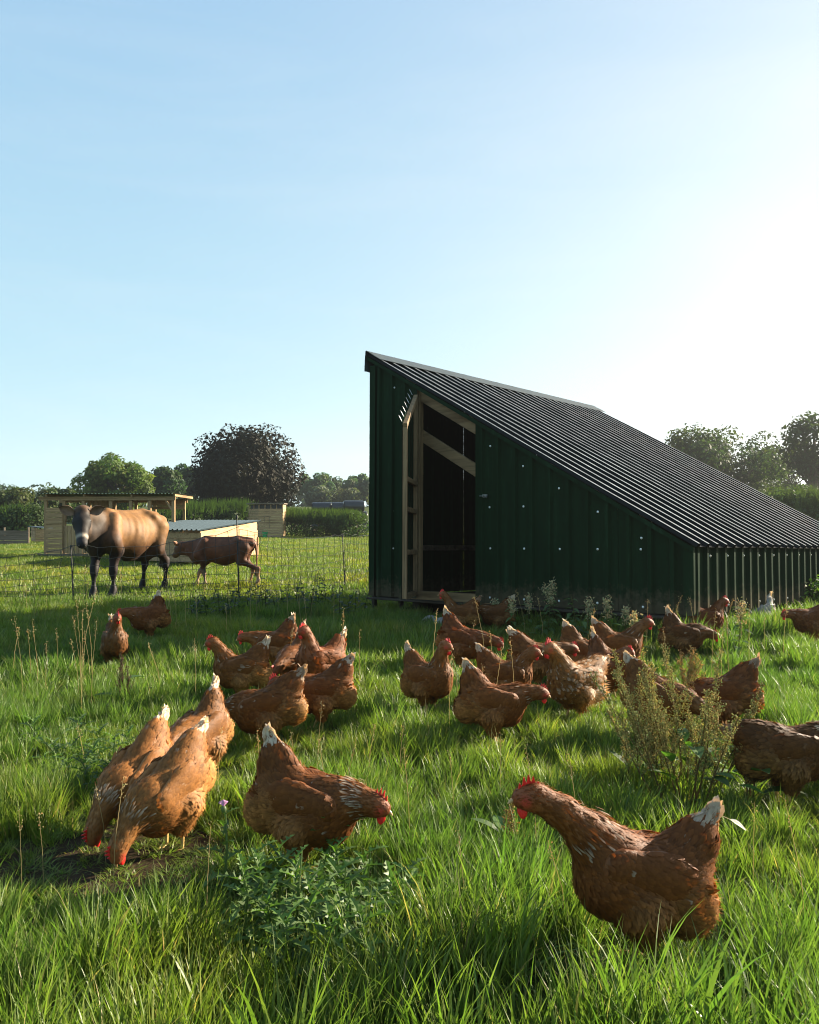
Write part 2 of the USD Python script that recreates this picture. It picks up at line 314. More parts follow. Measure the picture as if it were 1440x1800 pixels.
def build_ground():
    xs = np.concatenate([-np.geomspace(600, 16, 40), np.linspace(-15, 15, 121), np.geomspace(16, 600, 40)])
    ys = np.concatenate([-np.geomspace(300, 4, 20), np.linspace(-3, 26, 117), np.geomspace(27, 900, 60)])
    X, Y = np.meshgrid(xs, ys, indexing='ij'); Z = ground_z(X, Y)
    nx, ny = len(xs), len(ys); i, j = np.meshgrid(np.arange(nx - 1), np.arange(ny - 1), indexing='ij')
    q = np.stack([i * ny + j, (i + 1) * ny + j, (i + 1) * ny + j + 1, i * ny + j + 1], -1).reshape(-1, 4)
    g = put('ground', np.stack([X, Y, Z], -1).reshape(-1, 3), q, 'meadow', smooth=True)
    tag(g, kind='structure')
build_ground()
def bare_patch():
    c = at(190, 2.74)[:2]; rg = np.random.default_rng(3); n, m = 40, 8; a = np.arange(n) / n * 2 * np.pi
    R = .30 * (1 + .35 * (meshkit.noise(np.stack([np.cos(a) * 1.7, np.sin(a) * 1.7, a * 0], 1), 4) - .5)); v = []
    for k in range(m + 1): x, y = c[0] + np.cos(a) * R * 1.35 * k / m, c[1] + np.sin(a) * R * k / m; v.append(np.stack([x, y, ground_z(x, y) + .006 + .012 * (meshkit.noise(np.stack([x * 30, y * 30, x * 0], 1)) - .2) * (k < m)], 1))
    v = np.vstack(v); i, j = np.meshgrid(np.arange(m), np.arange(n), indexing='ij'); j2 = (j + 1) % n
    tag(put('bare_soil', v, np.stack([i * n + j, (i + 1) * n + j, (i + 1) * n + j2, i * n + j2], -1).reshape(-1, 4), 'soil', smooth=True), kind='structure')
bare_patch()

# ------------------------------------------------------------------ hens
BROWN, DARK, BUFF, CREAM = np.array([.162, .053, .0105]), np.array([.11, .032, .008]), np.array([.31, .150, .045]), np.array([.66, .58, .45])

def leaf_feathers(P, N, D, L, W, lift, col_root, col_tip, rg, curl=.15, blunt=.75):
    """one small curved vane per point: root at P, lying along D, raised by lift"""
    n = len(P); N = unit(N); D = unit(D - N * (D * N).sum(1, keepdims=True)); S = np.cross(N, D)
    L = np.broadcast_to(L, (n,))[:, None]; W = np.broadcast_to(W, (n,))[:, None]; lift = np.broadcast_to(lift, (n,))[:, None]
    pos = [(0, 0.12, 0), (.33, .42, .55), (.33, -.42, .55), (blunt, .5, .9), (blunt, -.5, .9), (1.0, 0, .85)]
    V = np.stack([P + D * L * a + S * W * b + N * L * (lift * c - curl * a * a * .3) for a, b, c in pos], 1)
    nn = unit(N[:, None] + np.stack([S * b * .28 + D * (.12 if a > .9 else 0) for a, b, c in pos], 1))
    C = np.stack([col_root * (1 - a) + col_tip * a for a, b, c in pos], 1)
    F0 = np.array([(0, 2, 1), (1, 2, 4), (1, 4, 3), (3, 4, 5)])
    f = (np.arange(n)[:, None, None] * 6 + F0).reshape(-1, 3)
    return V.reshape(-1, 3), f, nn.reshape(-1, 3), np.clip(C.reshape(-1, 3), 0.004, .9)

def rot_y(p, a, piv=(0, 0, .2)):   # pitch: positive lowers the front
    p = np.asarray(p, float) - piv; c, s = math.cos(a), math.sin(a)
    return np.stack([p[..., 0] * c + p[..., 2] * s, p[..., 1], -p[..., 0] * s + p[..., 2] * c], -1) + piv

POSES = {  # body pitch, head x, head z, beak angle, tail angle
    'alert': (-8, .135, .455, -8, 62), 'stretch': (-3, .262, .425, -6, 50), 'neutral': (0, .19, .41, -14, 62),
    'level': (4, .262, .285, -18, 60), 'low': (12, .285, .185, -38, 66), 'peck': (24, .225, .055, -78, 72)}

HENS = []
def hen(name, px, pyb, facing, pose, label, scale=.91, tone=1.0, white=.5, head_yaw=0.0, fine=0, streak=.5, depth=None, tail=None, hx=0, hz=0, ragged=0.0, pale=False, extra_pitch=0, buff=0.0):
    seed = int(px * 7 + pyb); rg = np.random.default_rng(seed); scale *= rg.uniform(.95, 1.06) if fine < 2 else 1
    d = depth or depth_of(pyb, .10); x, y = at(px, d)[:2]; gz = float(ground_z(x, y))
    HENS.append((x, y, scale))
    t = thing(name, (x, y, gz), math.radians(facing), label, 'chicken', 'brown hens foraging in the grass' if not pale else None, scale=scale)
    pit, hx0, hz0, beak, ta = POSES[pose]; hx0 += hx; hz0 += hz
    pit = math.radians(pit + extra_pitch + rg.uniform(-2, 2)); ta = math.radians((tail if tail is not None else ta) + rg.uniform(-4, 4))
    R = lambda *p: rot_y(np.array(p, float), pit)
    C = R(.085, 0, .262); hy = math.radians(head_yaw)
    H = np.array([hx0, .10 * math.sin(hy), hz0])
    ba = math.radians(beak); hd = np.array([math.cos(ba) * math.cos(hy), math.cos(ba) * math.sin(hy), math.sin(ba)])
    hu = unit(np.array([-math.sin(ba) * math.cos(hy), -math.sin(ba) * math.sin(hy), math.cos(ba)])); hs = np.cross(hu, hd)
    base = H - hd * .012
    up = np.array([-(base - C)[2], 0, (base - C)[0]]); up = unit(up) * (1 if up[2] > 0 else -1)
    M1 = C * .64 + base * .36 + up * .012; M2 = C * .3 + base * .7 + up * .012
    tb = R(-.095, 0, .268); td = np.array([-math.cos(ta), 0, math.sin(ta)])
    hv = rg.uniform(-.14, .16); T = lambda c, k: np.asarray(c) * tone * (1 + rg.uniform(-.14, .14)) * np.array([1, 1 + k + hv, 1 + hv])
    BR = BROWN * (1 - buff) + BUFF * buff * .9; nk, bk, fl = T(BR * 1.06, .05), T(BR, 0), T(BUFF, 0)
    if pale: nk = bk = np.array([.26, .26, .25]); fl = CREAM * .7
    D_b = R(-1, 0, .2) - R(0, 0, .2)
    P = []
    def pr(a, b, ra, rb, sy, col, flow, L, W, kind): P.append(dict(a=a, b=b, ra=ra, rb=rb, sy=sy, col=np.asarray(col), flow=unit(np.asarray(flow, float)), L=L, W=W, kind=kind))
    pr(R(-.10, 0, .238), R(.055, 0, .228), .084, .100, .90, bk, D_b, .032, .0165, 0)
    pr(R(.07, 0, .205), R(.10, 0, .262), .086, .070, .92, bk * 1.02, D_b + [0, 0, -.6], .029, .015, 0)
    pr(C, M1, .064, .044, .9, nk, C - M1, .038, .0105, 1)
    pr(M1, M2, .044, .033, .9, nk, M1 - M2, .034, .009, 1)
    pr(M2, base, .0315, .0255, .92, nk * .95, M2 - base, .022, .008, 1)
    pr(base, H + hd * .018, .0262, .0185, .86, nk * .8, -hd, .011, .006, 2)
    pr(H + hd * .018, H + hd * .028, .0165, .008, .85, nk * .5 + np.array([.15, .012, .008]), -hd, .0, .0, 3)
    pr(R(-.075, 0, .262), tb + td * .075, .080, .056, .80, bk * .95, td + [0, 0, -.15], .038, .0175, 0)
    pr(tb + td * .065, tb + td * .175, .054, .014, .45, bk * 1.1, td, .046, .0135, 4)
    pr(R(-.135, 0, .190), R(-.10, 0, .21), .070, .080, .95, fl, R(-1, 0, .0) - R(0, 0, .2), .036, .0095, 5)
    for s in (-1, 1):
        pr(R(-.01, s * .045, .165), np.array([-.012, s * .045, .105]), .066, .030, 1, bk * .5 + fl * .5, (-.15, 0, -1), .032, .009, 5)
    hres = .0065 if fine else .0085
    body = blob(P, hres, .013, 5)
    v, f = np.array(body.vertices), np.array(body.faces)
    w = weights(v, P, .012)
    cols = np.stack([c['col'] for c in P]); tint = w @ cols
    fc = H + hd * .014 - hu * .002
    face = np.exp(-((np.linalg.norm((v - fc) * [1, .55, 1], axis=1) / .0185) ** 4))[:, None]
    tint = tint * (1 - face) + np.array([.45, .028, .02]) * face
    vn = np.array(trimesh.Trimesh(v, f, process=False).vertex_normals)
    put('body', v, f, 'hen_skin', t, normals=vn, tint=tint)
    # plumage
    tri = trimesh.Trimesh(v, f, process=False); ar = tri.area_faces
    n = 4600 if fine == 2 else 2800 if fine == 1 else 1300
    fk = np.array([c['kind'] for c in P])[weights(v[f].mean(1), P, .012).argmax(1)]; ar = ar * np.where(fk == 5, 2.2, 1.0)
    pick = rg.choice(len(f), n, p=ar / ar.sum()); bc = rg.dirichlet([1, 1, 1], n)
    Pt = (v[f[pick]] * bc[..., None]).sum(1); Nn = unit((vn[f[pick]] * bc[..., None]).sum(1))
    W8 = weights(Pt, P, .012); kind = np.array([c['kind'] for c in P])[W8.argmax(1)]
    flow = W8 @ np.stack([c['flow'] for c in P]) + rg.normal(0, 1, (n, 3)) * np.where(kind == 5, .28, .09)[:, None]
    L = W8 @ np.array([c['L'] for c in P]); Wd = W8 @ np.array([c['W'] for c in P]); base_c = W8 @ cols
    k = .85 if fine == 2 else 1.0 if fine else 1.3
    keep = (kind != 3) & (np.linalg.norm((Pt - fc) * [1, .7, 1], axis=1) > .017) & (Pt[:, 2] > .085)
    Pt, Nn, flow, L, Wd, base_c, kind = (a[keep] for a in (Pt, Nn, flow, L, Wd, base_c, kind)); n = len(Pt)
    L = L * rg.uniform(.8, 1.2, n) * k; Wd = Wd * rg.uniform(.8, 1.15, n) * k
    dup = np.flatnonzero((kind == 1) & (np.linalg.norm(Pt - C, axis=1) < .125))
    if streak > .3 and len(dup):
        dd = np.repeat(dup, 2 if fine else 1); Pt = np.vstack([Pt, Pt[dd] + rg.normal(0, .005, (len(dd), 3))]); Nn = np.vstack([Nn, Nn[dd]]); flow = np.vstack([flow, flow[dd]])
        L = np.append(L, L[dd] * 1.15); Wd = np.append(Wd, Wd[dd] * .55); base_c = np.vstack([base_c, base_c[dd]]); kind = np.append(kind, np.full(len(dd), 6)); n = len(Pt)
    tipc = base_c * rg.uniform(.85, 1.55, (n, 1)); root = base_c * rg.uniform(.5, .9, (n, 1))
    nb = np.clip(meshkit.noise(Pt * 14, seed % 97) * 1.5 - .35, 0, 1)
    hack = ((kind == 6) & (rg.random(n) < streak * (.3 + .5 * nb))) | ((kind == 1) & (rg.random(n) < .05 * streak))
    low = np.linalg.norm(Pt - C, axis=1) < .135
    st = hack & low; tipc[st] = tipc[st] * .35 + CREAM * .75 * rg.uniform(.5, .95, (st.sum(), 1))
    sp = (kind == 0) & (rg.random(n) < (.008 + ragged * .3) * (.3 + nb)); tipc[sp] = tipc[sp] * .45 + CREAM * .5
    fl_i = kind == 5; tipc[fl_i] *= rg.uniform(1.0, 1.35, (fl_i.sum(), 1))
    if ragged: m_ = fl_i & (Pt[:, 0] < -.02); tipc[m_] = CREAM * rg.uniform(.7, 1.1, (m_.sum(), 1)); root[m_] = CREAM * .7
    tq = kind == 4
    if tq.any():
        hgt = np.clip(((Pt[tq] - tb) @ td - .055) / .08 + rg.normal(0, .12, tq.sum()), 0, 1)[:, None] * (white > .15)
        tipc[tq] = tipc[tq] * (1 - hgt * white) + CREAM * hgt * white; root[tq] = root[tq] * (1 - hgt * white * .8) + CREAM * hgt * white * .8
    lift = np.where((kind == 1) | (kind == 6), .10, np.where(kind == 5, .30, .115)) * rg.uniform(.5, 1.6, n) * (1 + ragged * 1.6 * (kind == 0))
    V, Ff, NN, CC = leaf_feathers(Pt, Nn, flow, L, Wd, lift, root, tipc, rg)
    pl = put('plumage', V, Ff, 'plumage', t, normals=NN, tint=CC); tag(pl, kind='stuff')
    # loose down that frays the outline
    nd = 4200 if fine == 2 else 2400 if fine else 900
    pick = rg.choice(len(f), nd, p=ar / ar.sum()); Pd = (v[f[pick]] * rg.dirichlet([1, 1, 1], nd)[..., None]).sum(1); Nd_ = vn[f[pick, 0]]; Wd8 = weights(Pd, P, .012)
    ok = (np.linalg.norm(Pd - fc, axis=1) > .024) & (Pd[:, 2] > .09); Pd, Nd_, Wd8 = Pd[ok], Nd_[ok], Wd8[ok]; nd = len(Pd); kd = np.array([c['kind'] for c in P])[Wd8.argmax(1)]
    fld = unit(unit(Wd8 @ np.stack([c['flow'] for c in P])) + Nd_ * rg.uniform(.25, .8, (nd, 1)) + rg.normal(0, .22, (nd, 3))); ld = np.where(kd == 5, .024, np.where(kd == 1, .012, .016)) * rg.uniform(.6, 1.3, nd) * (1 + ragged)
    sd = unit(np.cross(fld, Nd_ + rg.normal(0, .3, (nd, 3)))) * np.where(fine == 2, .0009, .0014); r0 = Pd + Nd_ * .003
    cd = np.clip((Wd8 @ cols) * rg.uniform(.9, 1.6, (nd, 1)), .01, .85)
    tag(put('down', np.stack([r0 - sd, r0 + sd, r0 + fld * ld[:, None]], 1).reshape(-1, 3), np.arange(nd * 3).reshape(-1, 3), 'plumage', t, normals=np.repeat(Nd_, 3, 0), tint=np.repeat(cd, 3, 0)), kind='stuff')
    # tail quills
    q = 22; a = np.linspace(-.15, .09, q) + rg.normal(0, .012, q); side = np.tile([-1, 1], q // 2) * rg.uniform(.003, .011, q)
    dirs = np.stack([-np.cos(ta + a), side * 2, np.sin(ta + a)], -1)
    Pq = tb + td * .06 + np.stack([np.zeros(q), side * 1.2, np.zeros(q)], -1) + dirs * .03
    Nq = np.stack([np.zeros(q), np.sign(side), np.full(q, .1)], -1)
    wq = np.array(bk * 1.1)[None] * (1 - white) + CREAM * white
    V, Ff, NN, CC = leaf_feathers(Pq, Nq, dirs, (.122 - 1.1 * (a + .03) ** 2) * rg.uniform(.95, 1.04, q), .024, .01, np.tile(bk, (q, 1)), np.tile(wq * 1.05, (q, 1)), rg, 0, .9)
    put('tail', V, Ff, 'plumage', t, normals=NN, tint=CC)
    # wings
    for s in (-1, 1):
        ws, we = R(.075, s * .074, .262), R(-.118, s * .062, .262)
        WP = [dict(a=ws, b=ws * .45 + we * .55, ra=.052, rb=.056, sy=.42), dict(a=ws * .45 + we * .55, b=we, ra=.054, rb=.022, sy=.40)]
        wm = blob(WP, hres * 1.25, .008, 3); wv, wf = np.array(wm.vertices), np.array(wm.faces); wn = np.array(wm.vertex_normals)
        wp = put('wing', wv, wf, 'hen_skin', t, normals=wn, tint=np.tile(bk * .9, (len(wv), 1)))
        m = 420 if fine == 2 else 260 if fine else 130
        ar = wm.area_faces * np.clip(wm.face_normals[:, 1] * s, .02, 1); pick = rg.choice(len(wf), m, p=ar / ar.sum())
        Pw = wv[wf[pick]].mean(1); Nw = wm.face_normals[pick]
        u = np.clip(((Pw - ws) @ unit(we - ws)) / np.linalg.norm(we - ws), 0, 1)
        Lw = (.026 + .05 * u) * rg.uniform(.8, 1.2, m); Ww = (.017 + .004 * u) * rg.uniform(.85, 1.1, m)
        flw = unit(we - ws) + np.array([0, 0, -.25]) * (1 - u)[:, None] + rg.normal(0, .07, (m, 3))
        cr = bk * rg.uniform(.65, 1.0, (m, 1)); ct = bk * rg.uniform(.95, 1.4, (m, 1))
        wb = rg.random(m) < (.012 + ragged * .3); ct[wb] = ct[wb] * .5 + CREAM * .45
        V, Ff, NN, CC = leaf_feathers(Pw, Nw, flw, Lw * k, Ww * k, .10 + ragged * .2, cr, ct, rg, .3)
        tag(put('covert', V, Ff, 'plumage', wp, normals=NN, tint=CC), kind='stuff')
    # head: comb, wattles, eyes, beak
    m = 31; tt = np.linspace(0, 1, m)
    prof = (.008 + .029 * np.sin(np.pi * (tt * .93 + .05)) ** .7) * (.74 + .30 * np.cos(2 * np.pi * (4.6 * tt - .5 + rg.uniform(-.1, .1)))) * rg.uniform(.85, 1.2)
    flop = rg.uniform(-.25, .25)
    bot = H[None] + hd * (.030 - .052 * tt)[:, None] + hu * (.0145 + .010 * np.sin(tt * 2.6))[:, None]
    top = bot + hu * prof[:, None] + hs * (flop * prof)[:, None] - hd * (.006 * tt)[:, None]
    vv = np.vstack([bot + hs * .004, top + hs * .0016, top - hs * .0016, bot - hs * .004]); i = np.arange(m - 1)
    fq = np.vstack([np.stack([r * m + i, r * m + i + 1, (r + 1) * m + i + 1, (r + 1) * m + i], -1) for r in range(3)])
    put('comb', vv, fq, 'comb_red', t, smooth=50)
    for s in (-1, 1):
        e = trimesh.creation.icosphere(2); ev = e.vertices * [.0125, .0052, .0205]
        c0 = H + hd * .022 - hu * .020 + hs * s * .0075 - np.array([0, 0, .010])
        put('wattle', ev[:, :1] * unit(hd * [1, 1, 0] + 1e-6) + ev[:, 1:2] * hs + ev[:, 2:] * np.array([0, 0, 1.0]) + c0, e.faces, 'comb_red', t, smooth=True)
        if fine:
            e2 = trimesh.creation.icosphere(2, .0056); ey = put('eye', e2.vertices + H + hd * .011 + hu * .005 + hs * s * .0185, e2.faces, 'eye_amber', t, smooth=True)
            e3 = trimesh.creation.icosphere(2, .0033); put('pupil', e3.vertices + H + hd * .0115 + hu * .005 + hs * s * .0216, e3.faces, 'eye_dark', ey, smooth=True)
    bv, bf = tube([H + hd * .026, H + hd * .038 - hu * .0005, H + hd * .050 - hu * .0035, H + hd * .060 - hu * .0095], [.0105, .0088, .0055, .001], 8)
    put('beak', bv, bf, 'beak_horn', t, smooth=60)
    # legs
    for s in (-1, 1):
        st_ = rg.uniform(-.03, .035); fx = .0 + st_
        lg = MB(); lg.tube([(-.012, s * .045, .125), (-.018 + st_ * .5, s * .043, .085), (fx - .004, s * .042, .02), (fx, s * .042, .008)], [.010, .0075, .0068, .008], 7)
        for ang in (-.5, 0, .5, math.pi):
            ln = .052 if ang < 3 else .024
            lg.tube([(fx, s * .042, .009), (fx + math.cos(ang) * ln * .6, s * .042 + math.sin(ang) * ln * .6, .008), (fx + math.cos(ang) * ln, s * .042 + math.sin(ang) * ln, .003)], [.006, .0045, .0015], 6)
        lg.put('leg', 'hen_leg', t, smooth=50)
    return t

# rows: centre pixel, visible belly pixel, facing (degrees, 0 = picture right, 90 = away), pose
hen('hen', 1114, 1624, 184, 'stretch', 'large brown hen with outstretched neck striding left in the right foreground', fine=2, white=.6, scale=1.0, streak=.7, tail=54, extra_pitch=-11, hz=.015, hx=.01)
hen('hen', 540, 1490, 345, 'level', 'hen with white tail tip and speckled neck, head low to the right, above the thistles', scale=.96, fine=2, white=.9, streak=1.6, tail=76, hz=-.035, hx=-.02, extra_pitch=3)
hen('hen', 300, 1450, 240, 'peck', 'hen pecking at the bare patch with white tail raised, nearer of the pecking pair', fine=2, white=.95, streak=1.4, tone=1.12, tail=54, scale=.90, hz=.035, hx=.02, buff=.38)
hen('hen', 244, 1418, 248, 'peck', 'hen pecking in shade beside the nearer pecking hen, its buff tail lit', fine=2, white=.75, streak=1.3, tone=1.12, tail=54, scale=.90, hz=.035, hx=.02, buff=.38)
hen('hen', 352, 1335, 248, 'low', 'hen with red face turned to the camera, half behind the pecking pair', fine=1, white=.85, tail=76, head_yaw=10, hx=-.04, hz=.06, buff=.2)
hen('hen', 468, 1285, 181, 'low', 'broad dark hen side-on with buff rump, head hidden behind the red-faced hen', fine=1, white=.5, tone=.9, tail=48)
hen('hen', 422, 1212, 184, 'neutral', 'hen standing upright looking left, in front of the left-hand cluster', fine=1, white=.9, tail=58, hz=.01)
hen('hen', 482, 1158, 183, 'level', 'hen at the back of the left-hand cluster facing left with pale pointed tail', white=.7, tail=68)
hen('hen', 520, 1190, 247, 'low', 'hen bowed towards the camera in the middle of the left-hand cluster', white=.6, tail=78)
hen('hen', 562, 1255, 186, 'level', 'hen with pale tail at the right end of the left-hand cluster', fine=1, white=.65, tone=.92, tail=56)
hen('hen', 562, 1200, 222, 'alert', 'hen with red face and white tail tip beside its neck, in the left-hand cluster', white=.8, tail=60)
hen('hen', 202, 1147, 300, 'alert', 'dark red hen standing by the dry grass stalks with white tail tip behind its head', white=.85, tone=.72)
hen('hen', 260, 1104, 212, 'level', 'hen nearest the cow, white tail tip pointing straight up', white=1.0, tone=.85, tail=88)
hen('hen', 755, 1233, 322, 'alert', 'upright hen with bright red comb at the left end of the middle group', fine=1, white=.85, tail=66)
hen('hen', 815, 1160, 335, 'low', 'hen stooping to the right between the middle group and the shed door', white=.9, tone=.85, tail=70, hz=.05)
hen('hen', 868, 1280, 2, 'level', 'hen nearest the camera in the middle group, walking right with lowered neck', fine=1, white=.8, tail=70)
hen('hen', 890, 1220, 354, 'neutral', 'hen with raised red comb standing right behind the nearest of the middle group', fine=1, white=.8, tail=58, hz=-.01)
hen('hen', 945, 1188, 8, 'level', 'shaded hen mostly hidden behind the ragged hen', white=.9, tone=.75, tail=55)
hen('hen', 1008, 1240, 213, 'alert', 'ragged hen with ruffled back and white fluffy rear, facing left', fine=1, white=.4, ragged=1.0, buff=.3, scale=1.0, tail=25, hx=.05, hz=-.02)
hen('hen', 1026, 1175, 338, 'low', 'hen with white tail tip just behind the back of the ragged hen', white=.9, tail=66)
hen('hen', 1088, 1165, 0, 'neutral', 'hen facing right with red comb, farthest back of the middle group', white=.7, tone=.85, tail=62, hx=.03)
hen('hen', 1070, 1205, 300, 'neutral', 'hen on visible yellow legs facing the camera, right of the ragged hen', white=.9, tone=.9, tail=75, hz=-.05)
hen('hen', 1158, 1272, 318, 'low', 'hen with white tail tip to the left of the seeding dock plant', fine=1, white=.85, tone=.85, tail=52)
hen('hen', 1268, 1262, 165, 'low', 'dark hen half hidden behind the seed heads of the dock plant', white=.4, tone=.75, tail=52)
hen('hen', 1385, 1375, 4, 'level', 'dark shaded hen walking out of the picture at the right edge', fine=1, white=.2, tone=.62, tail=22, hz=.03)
hen('hen', 1203, 1135, 350, 'level', 'dark hen stooping right in front of the corner of the shed', white=.7, tone=.7, tail=72, hz=-.05)
hen('hen', 1240, 1112, 2, 'neutral', 'hen with raised red head beside the low side wall of the shed', white=.8, tone=.8, tail=55)
hen('hen', 1424, 1112, 186, 'level', 'hen facing left at the far right by the bush', white=.5, tone=.85, tail=40)
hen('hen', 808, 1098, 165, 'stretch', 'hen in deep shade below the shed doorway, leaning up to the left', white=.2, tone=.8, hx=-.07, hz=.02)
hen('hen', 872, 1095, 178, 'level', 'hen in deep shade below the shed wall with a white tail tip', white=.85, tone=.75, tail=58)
hen('white_hen', 1340, 1086, 205, 'low', 'white hen half hidden in grass by the low side wall of the shed', white=1.0, pale=True, scale=.72)
# ------------------------------------------------------------------ the corrugated hen house
def euler_zxy(z, x, y):
    cz, sz, cx, sx, cy, sy = math.cos(z), math.sin(z), math.cos(x), math.sin(x), math.cos(y), math.sin(y)
    return np.array([[cz, -sz, 0], [sz, cz, 0], [0, 0, 1]]) @ np.array([[1, 0, 0], [0, cx, -sx], [0, sx, cx]]) @ np.array([[cy, 0, sy], [0, 1, 0], [-sy, 0, cy]])
SR, SO = euler_zxy(-.762, -.029, -.022), np.array([-.456, 10.2, CAM_H - .971])
SW, HL, HR, SL = 4.12, 2.98, .655, 5.3
def shed_pt(u, v, w): return SO + SR @ np.array([u, v, w])
M4 = np.eye(4); M4[:3, :3] = SR; M4[:3, 3] = SO
shed = thing('hen_house', matrix=M4, label='dark green corrugated metal hen house with steep mono-pitch roof and open doorway', cat='hen house')
slope_w = lambda u: HL + (HR - HL) * u / SW

def profile(x0, x1, pitch, depth, phase=0.0):
    """box-rib profile: (x, out) points from x0 to x1"""
    pts = []
    k0 = int(math.floor((x0 - phase) / pitch)) - 1
    for k in range(k0, int((x1 - x0) / pitch) + k0 + 4):
        c = phase + k * pitch
        for dx, o in ((-.036, 0), (-.019, depth), (.019, depth), (.036, 0)): pts.append((c + dx, o))
    pts = np.array(pts); xs = np.unique(np.concatenate([[x0, x1], pts[(pts[:, 0] > x0) & (pts[:, 0] < x1), 0]]))
    return xs, np.interp(xs, pts[:, 0], pts[:, 1])

def sheet(name, O, X, Y, N, x0, x1, ylo, yhi, pitch, mat_, parent, depth=.032, phase=0.0, thick=.002, out=0.0, nseg=5, wave=.007):
    """ribbed metal sheet: ribs run along Y between ylo(x) and yhi(x), relief along N"""
    xs, o = profile(x0, x1, pitch, depth, phase); O, X, Y, N = (np.asarray(a, float) for a in (O, X, Y, N))
    lo = np.array([ylo(x) for x in xs]); hi = np.array([yhi(x) for x in xs]); rows = []
    for side in (0, 1):
        for k in range(nseg + 1):
            y = lo + (hi - lo) * k / nseg
            Q = O + xs[:, None] * X + y[:, None] * Y; wv = wave * (meshkit.noise(np.stack([xs * 1.1, y * 1.4, np.full(len(xs), O @ (3.1, 1.7, .3))], 1), 8) - .5)
            rows.append(Q + (o + out + wv + (thick if side else 0))[:, None] * N)
    v = np.vstack(rows); n = len(xs); m = nseg + 1; i = np.arange(n - 1); f = []
    for k in range(nseg):
        a, b = k * n, (m + k) * n
        f.append(np.stack([a + i, a + i + n, a + i + n + 1, a + i + 1], -1)); f.append(np.stack([b + i, b + i + 1, b + i + n + 1, b + i + n], -1))
    a, b = 0, m * n; f.append(np.stack([a + i, a + i + 1, b + i + 1, b + i], -1))
    a, b = (m - 1) * n, (2 * m - 1) * n; f.append(np.stack([a + i, b + i, b + i + 1, a + i + 1], -1))
    for e in (0, n - 1):
        for k in range(nseg):
            q = [k * n + e, (m + k) * n + e, (m + k + 1) * n + e, (k + 1) * n + e]; f.append(np.array([q if e == 0 else q[::-1]]))
    q = np.vstack(f)
    if np.dot(np.cross(X, Y), N) < 0: q = q[:, ::-1]
    return put(name, v, q, mat_, parent)

def screw(p, n, parent, r=.0125):
    n = unit(n); a = unit(np.cross(n, [.3, .2, 1])); b = np.cross(n, a); th = np.arange(6) / 6 * 2 * np.pi
    ring = lambda rr, h: np.asarray(p) + n * h + rr * (np.cos(th)[:, None] * a + np.sin(th)[:, None] * b)
    v = np.vstack([ring(r, 0), ring(r, .004), ring(r * .62, .005), ring(r * .55, .011), [np.asarray(p) + n * .0125]])
    k = np.arange(6); k2 = (k + 1) % 6
    f = [np.stack([o + k, o + k2, o + 6 + k2], -1) for o in (0, 6, 12)] + [np.stack([o + k, o + 6 + k2, o + 6 + k], -1) for o in (0, 6, 12)] + [np.stack([18 + k, 18 + k2, np.full(6, 24)], -1)]
    return put('screw', v, np.vstack(f), 'screw_steel', parent)

UD0, UD1 = .77, 1.64
fx, fz, fn = (1, 0, 0), (0, 0, 1), (0, -1, 0)
front = []
for x0, x1 in ((0.0, UD0), (UD1, 2.52), (2.52, 3.40), (3.40, SW)):
    s = sheet('wall_sheet', (0, 0, 0), fx, fz, fn, x0, x1, lambda u: 0.0, lambda u: slope_w(u) - .05, .222, 'green_sheet', shed, phase=.11 if x0 < .5 else UD1 + .10, out=.004 if x0 in (2.52,) else 0)
    front.append((x0, x1, s))
for x0, x1, s in front:
    us = [.36, ] if x0 == 0 else list(np.arange(UD1 + .21, x1, .222 * 2 if x0 < 3 else .3))
    for u in us:
        if not x0 + .02 < u < x1 - .02: continue
        for w in (.06, .60, 1.04, 1.95, slope_w(u) - .22):
            if w < slope_w(u) - .15 and not (w in (1.04, 1.95) and slope_w(u) - .22 - w < .2 and w != slope_w(u) - .22):
                screw((u + rng.uniform(-.01, .01), -.0065, w + rng.uniform(-.01, .01)), fn, s)
# long right wall, high left wall and back wall
for k in range(6):
    v0, v1 = k * SL / 6, (k + 1) * SL / 6
    s = sheet('side_wall_sheet', (SW, 0, 0), (0, 1, 0), fz, (1, 0, 0), v0, v1, lambda u: 0.0, lambda u: HR - .03, .2, 'green_sheet', shed, phase=.10, out=.003 * (k % 2))
    for q in np.arange(math.ceil((v0 - .0) / .4) * .4, v1, .4):
        if q > v0 + .01:
            for w in (.06, HR - .12): screw((SW + .0065, q, w), (1, 0, 0), s)
    sheet('high_wall_sheet', (0, 0, 0), (0, 1, 0), fz, (-1, 0, 0), v0, v1, lambda u: 0.0, lambda u: HL - .06, .2, 'green_sheet', shed, phase=.1, out=.003 * (k % 2))
for k in range(4):
    sheet('back_wall_sheet', (0, SL, 0), fx, fz, (0, 1, 0), k * SW / 4, (k + 1) * SW / 4, lambda u: 0.0, lambda u: slope_w(u) - .05, .222, 'green_sheet', shed, out=.003 * (k % 2))
# roof
rd = unit(np.array([SW, 0, HR - HL])); rn = np.array([-rd[2], 0, rd[0]]); RLEN = math.hypot(SW, HL - HR)
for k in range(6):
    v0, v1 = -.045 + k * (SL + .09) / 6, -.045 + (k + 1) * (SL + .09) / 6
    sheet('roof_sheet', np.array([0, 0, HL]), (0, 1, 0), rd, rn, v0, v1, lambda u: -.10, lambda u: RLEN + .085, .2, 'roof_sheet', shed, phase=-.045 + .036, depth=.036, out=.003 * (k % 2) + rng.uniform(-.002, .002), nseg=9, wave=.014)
    for uu in (.25, 1.7, 3.2, RLEN - .15):
        for q in np.arange(v0 + .136, v1, .4): screw(np.array([0, q, HL]) + rd * uu + rn * (.003 * (k % 2) + .003), rn, shed, .011)
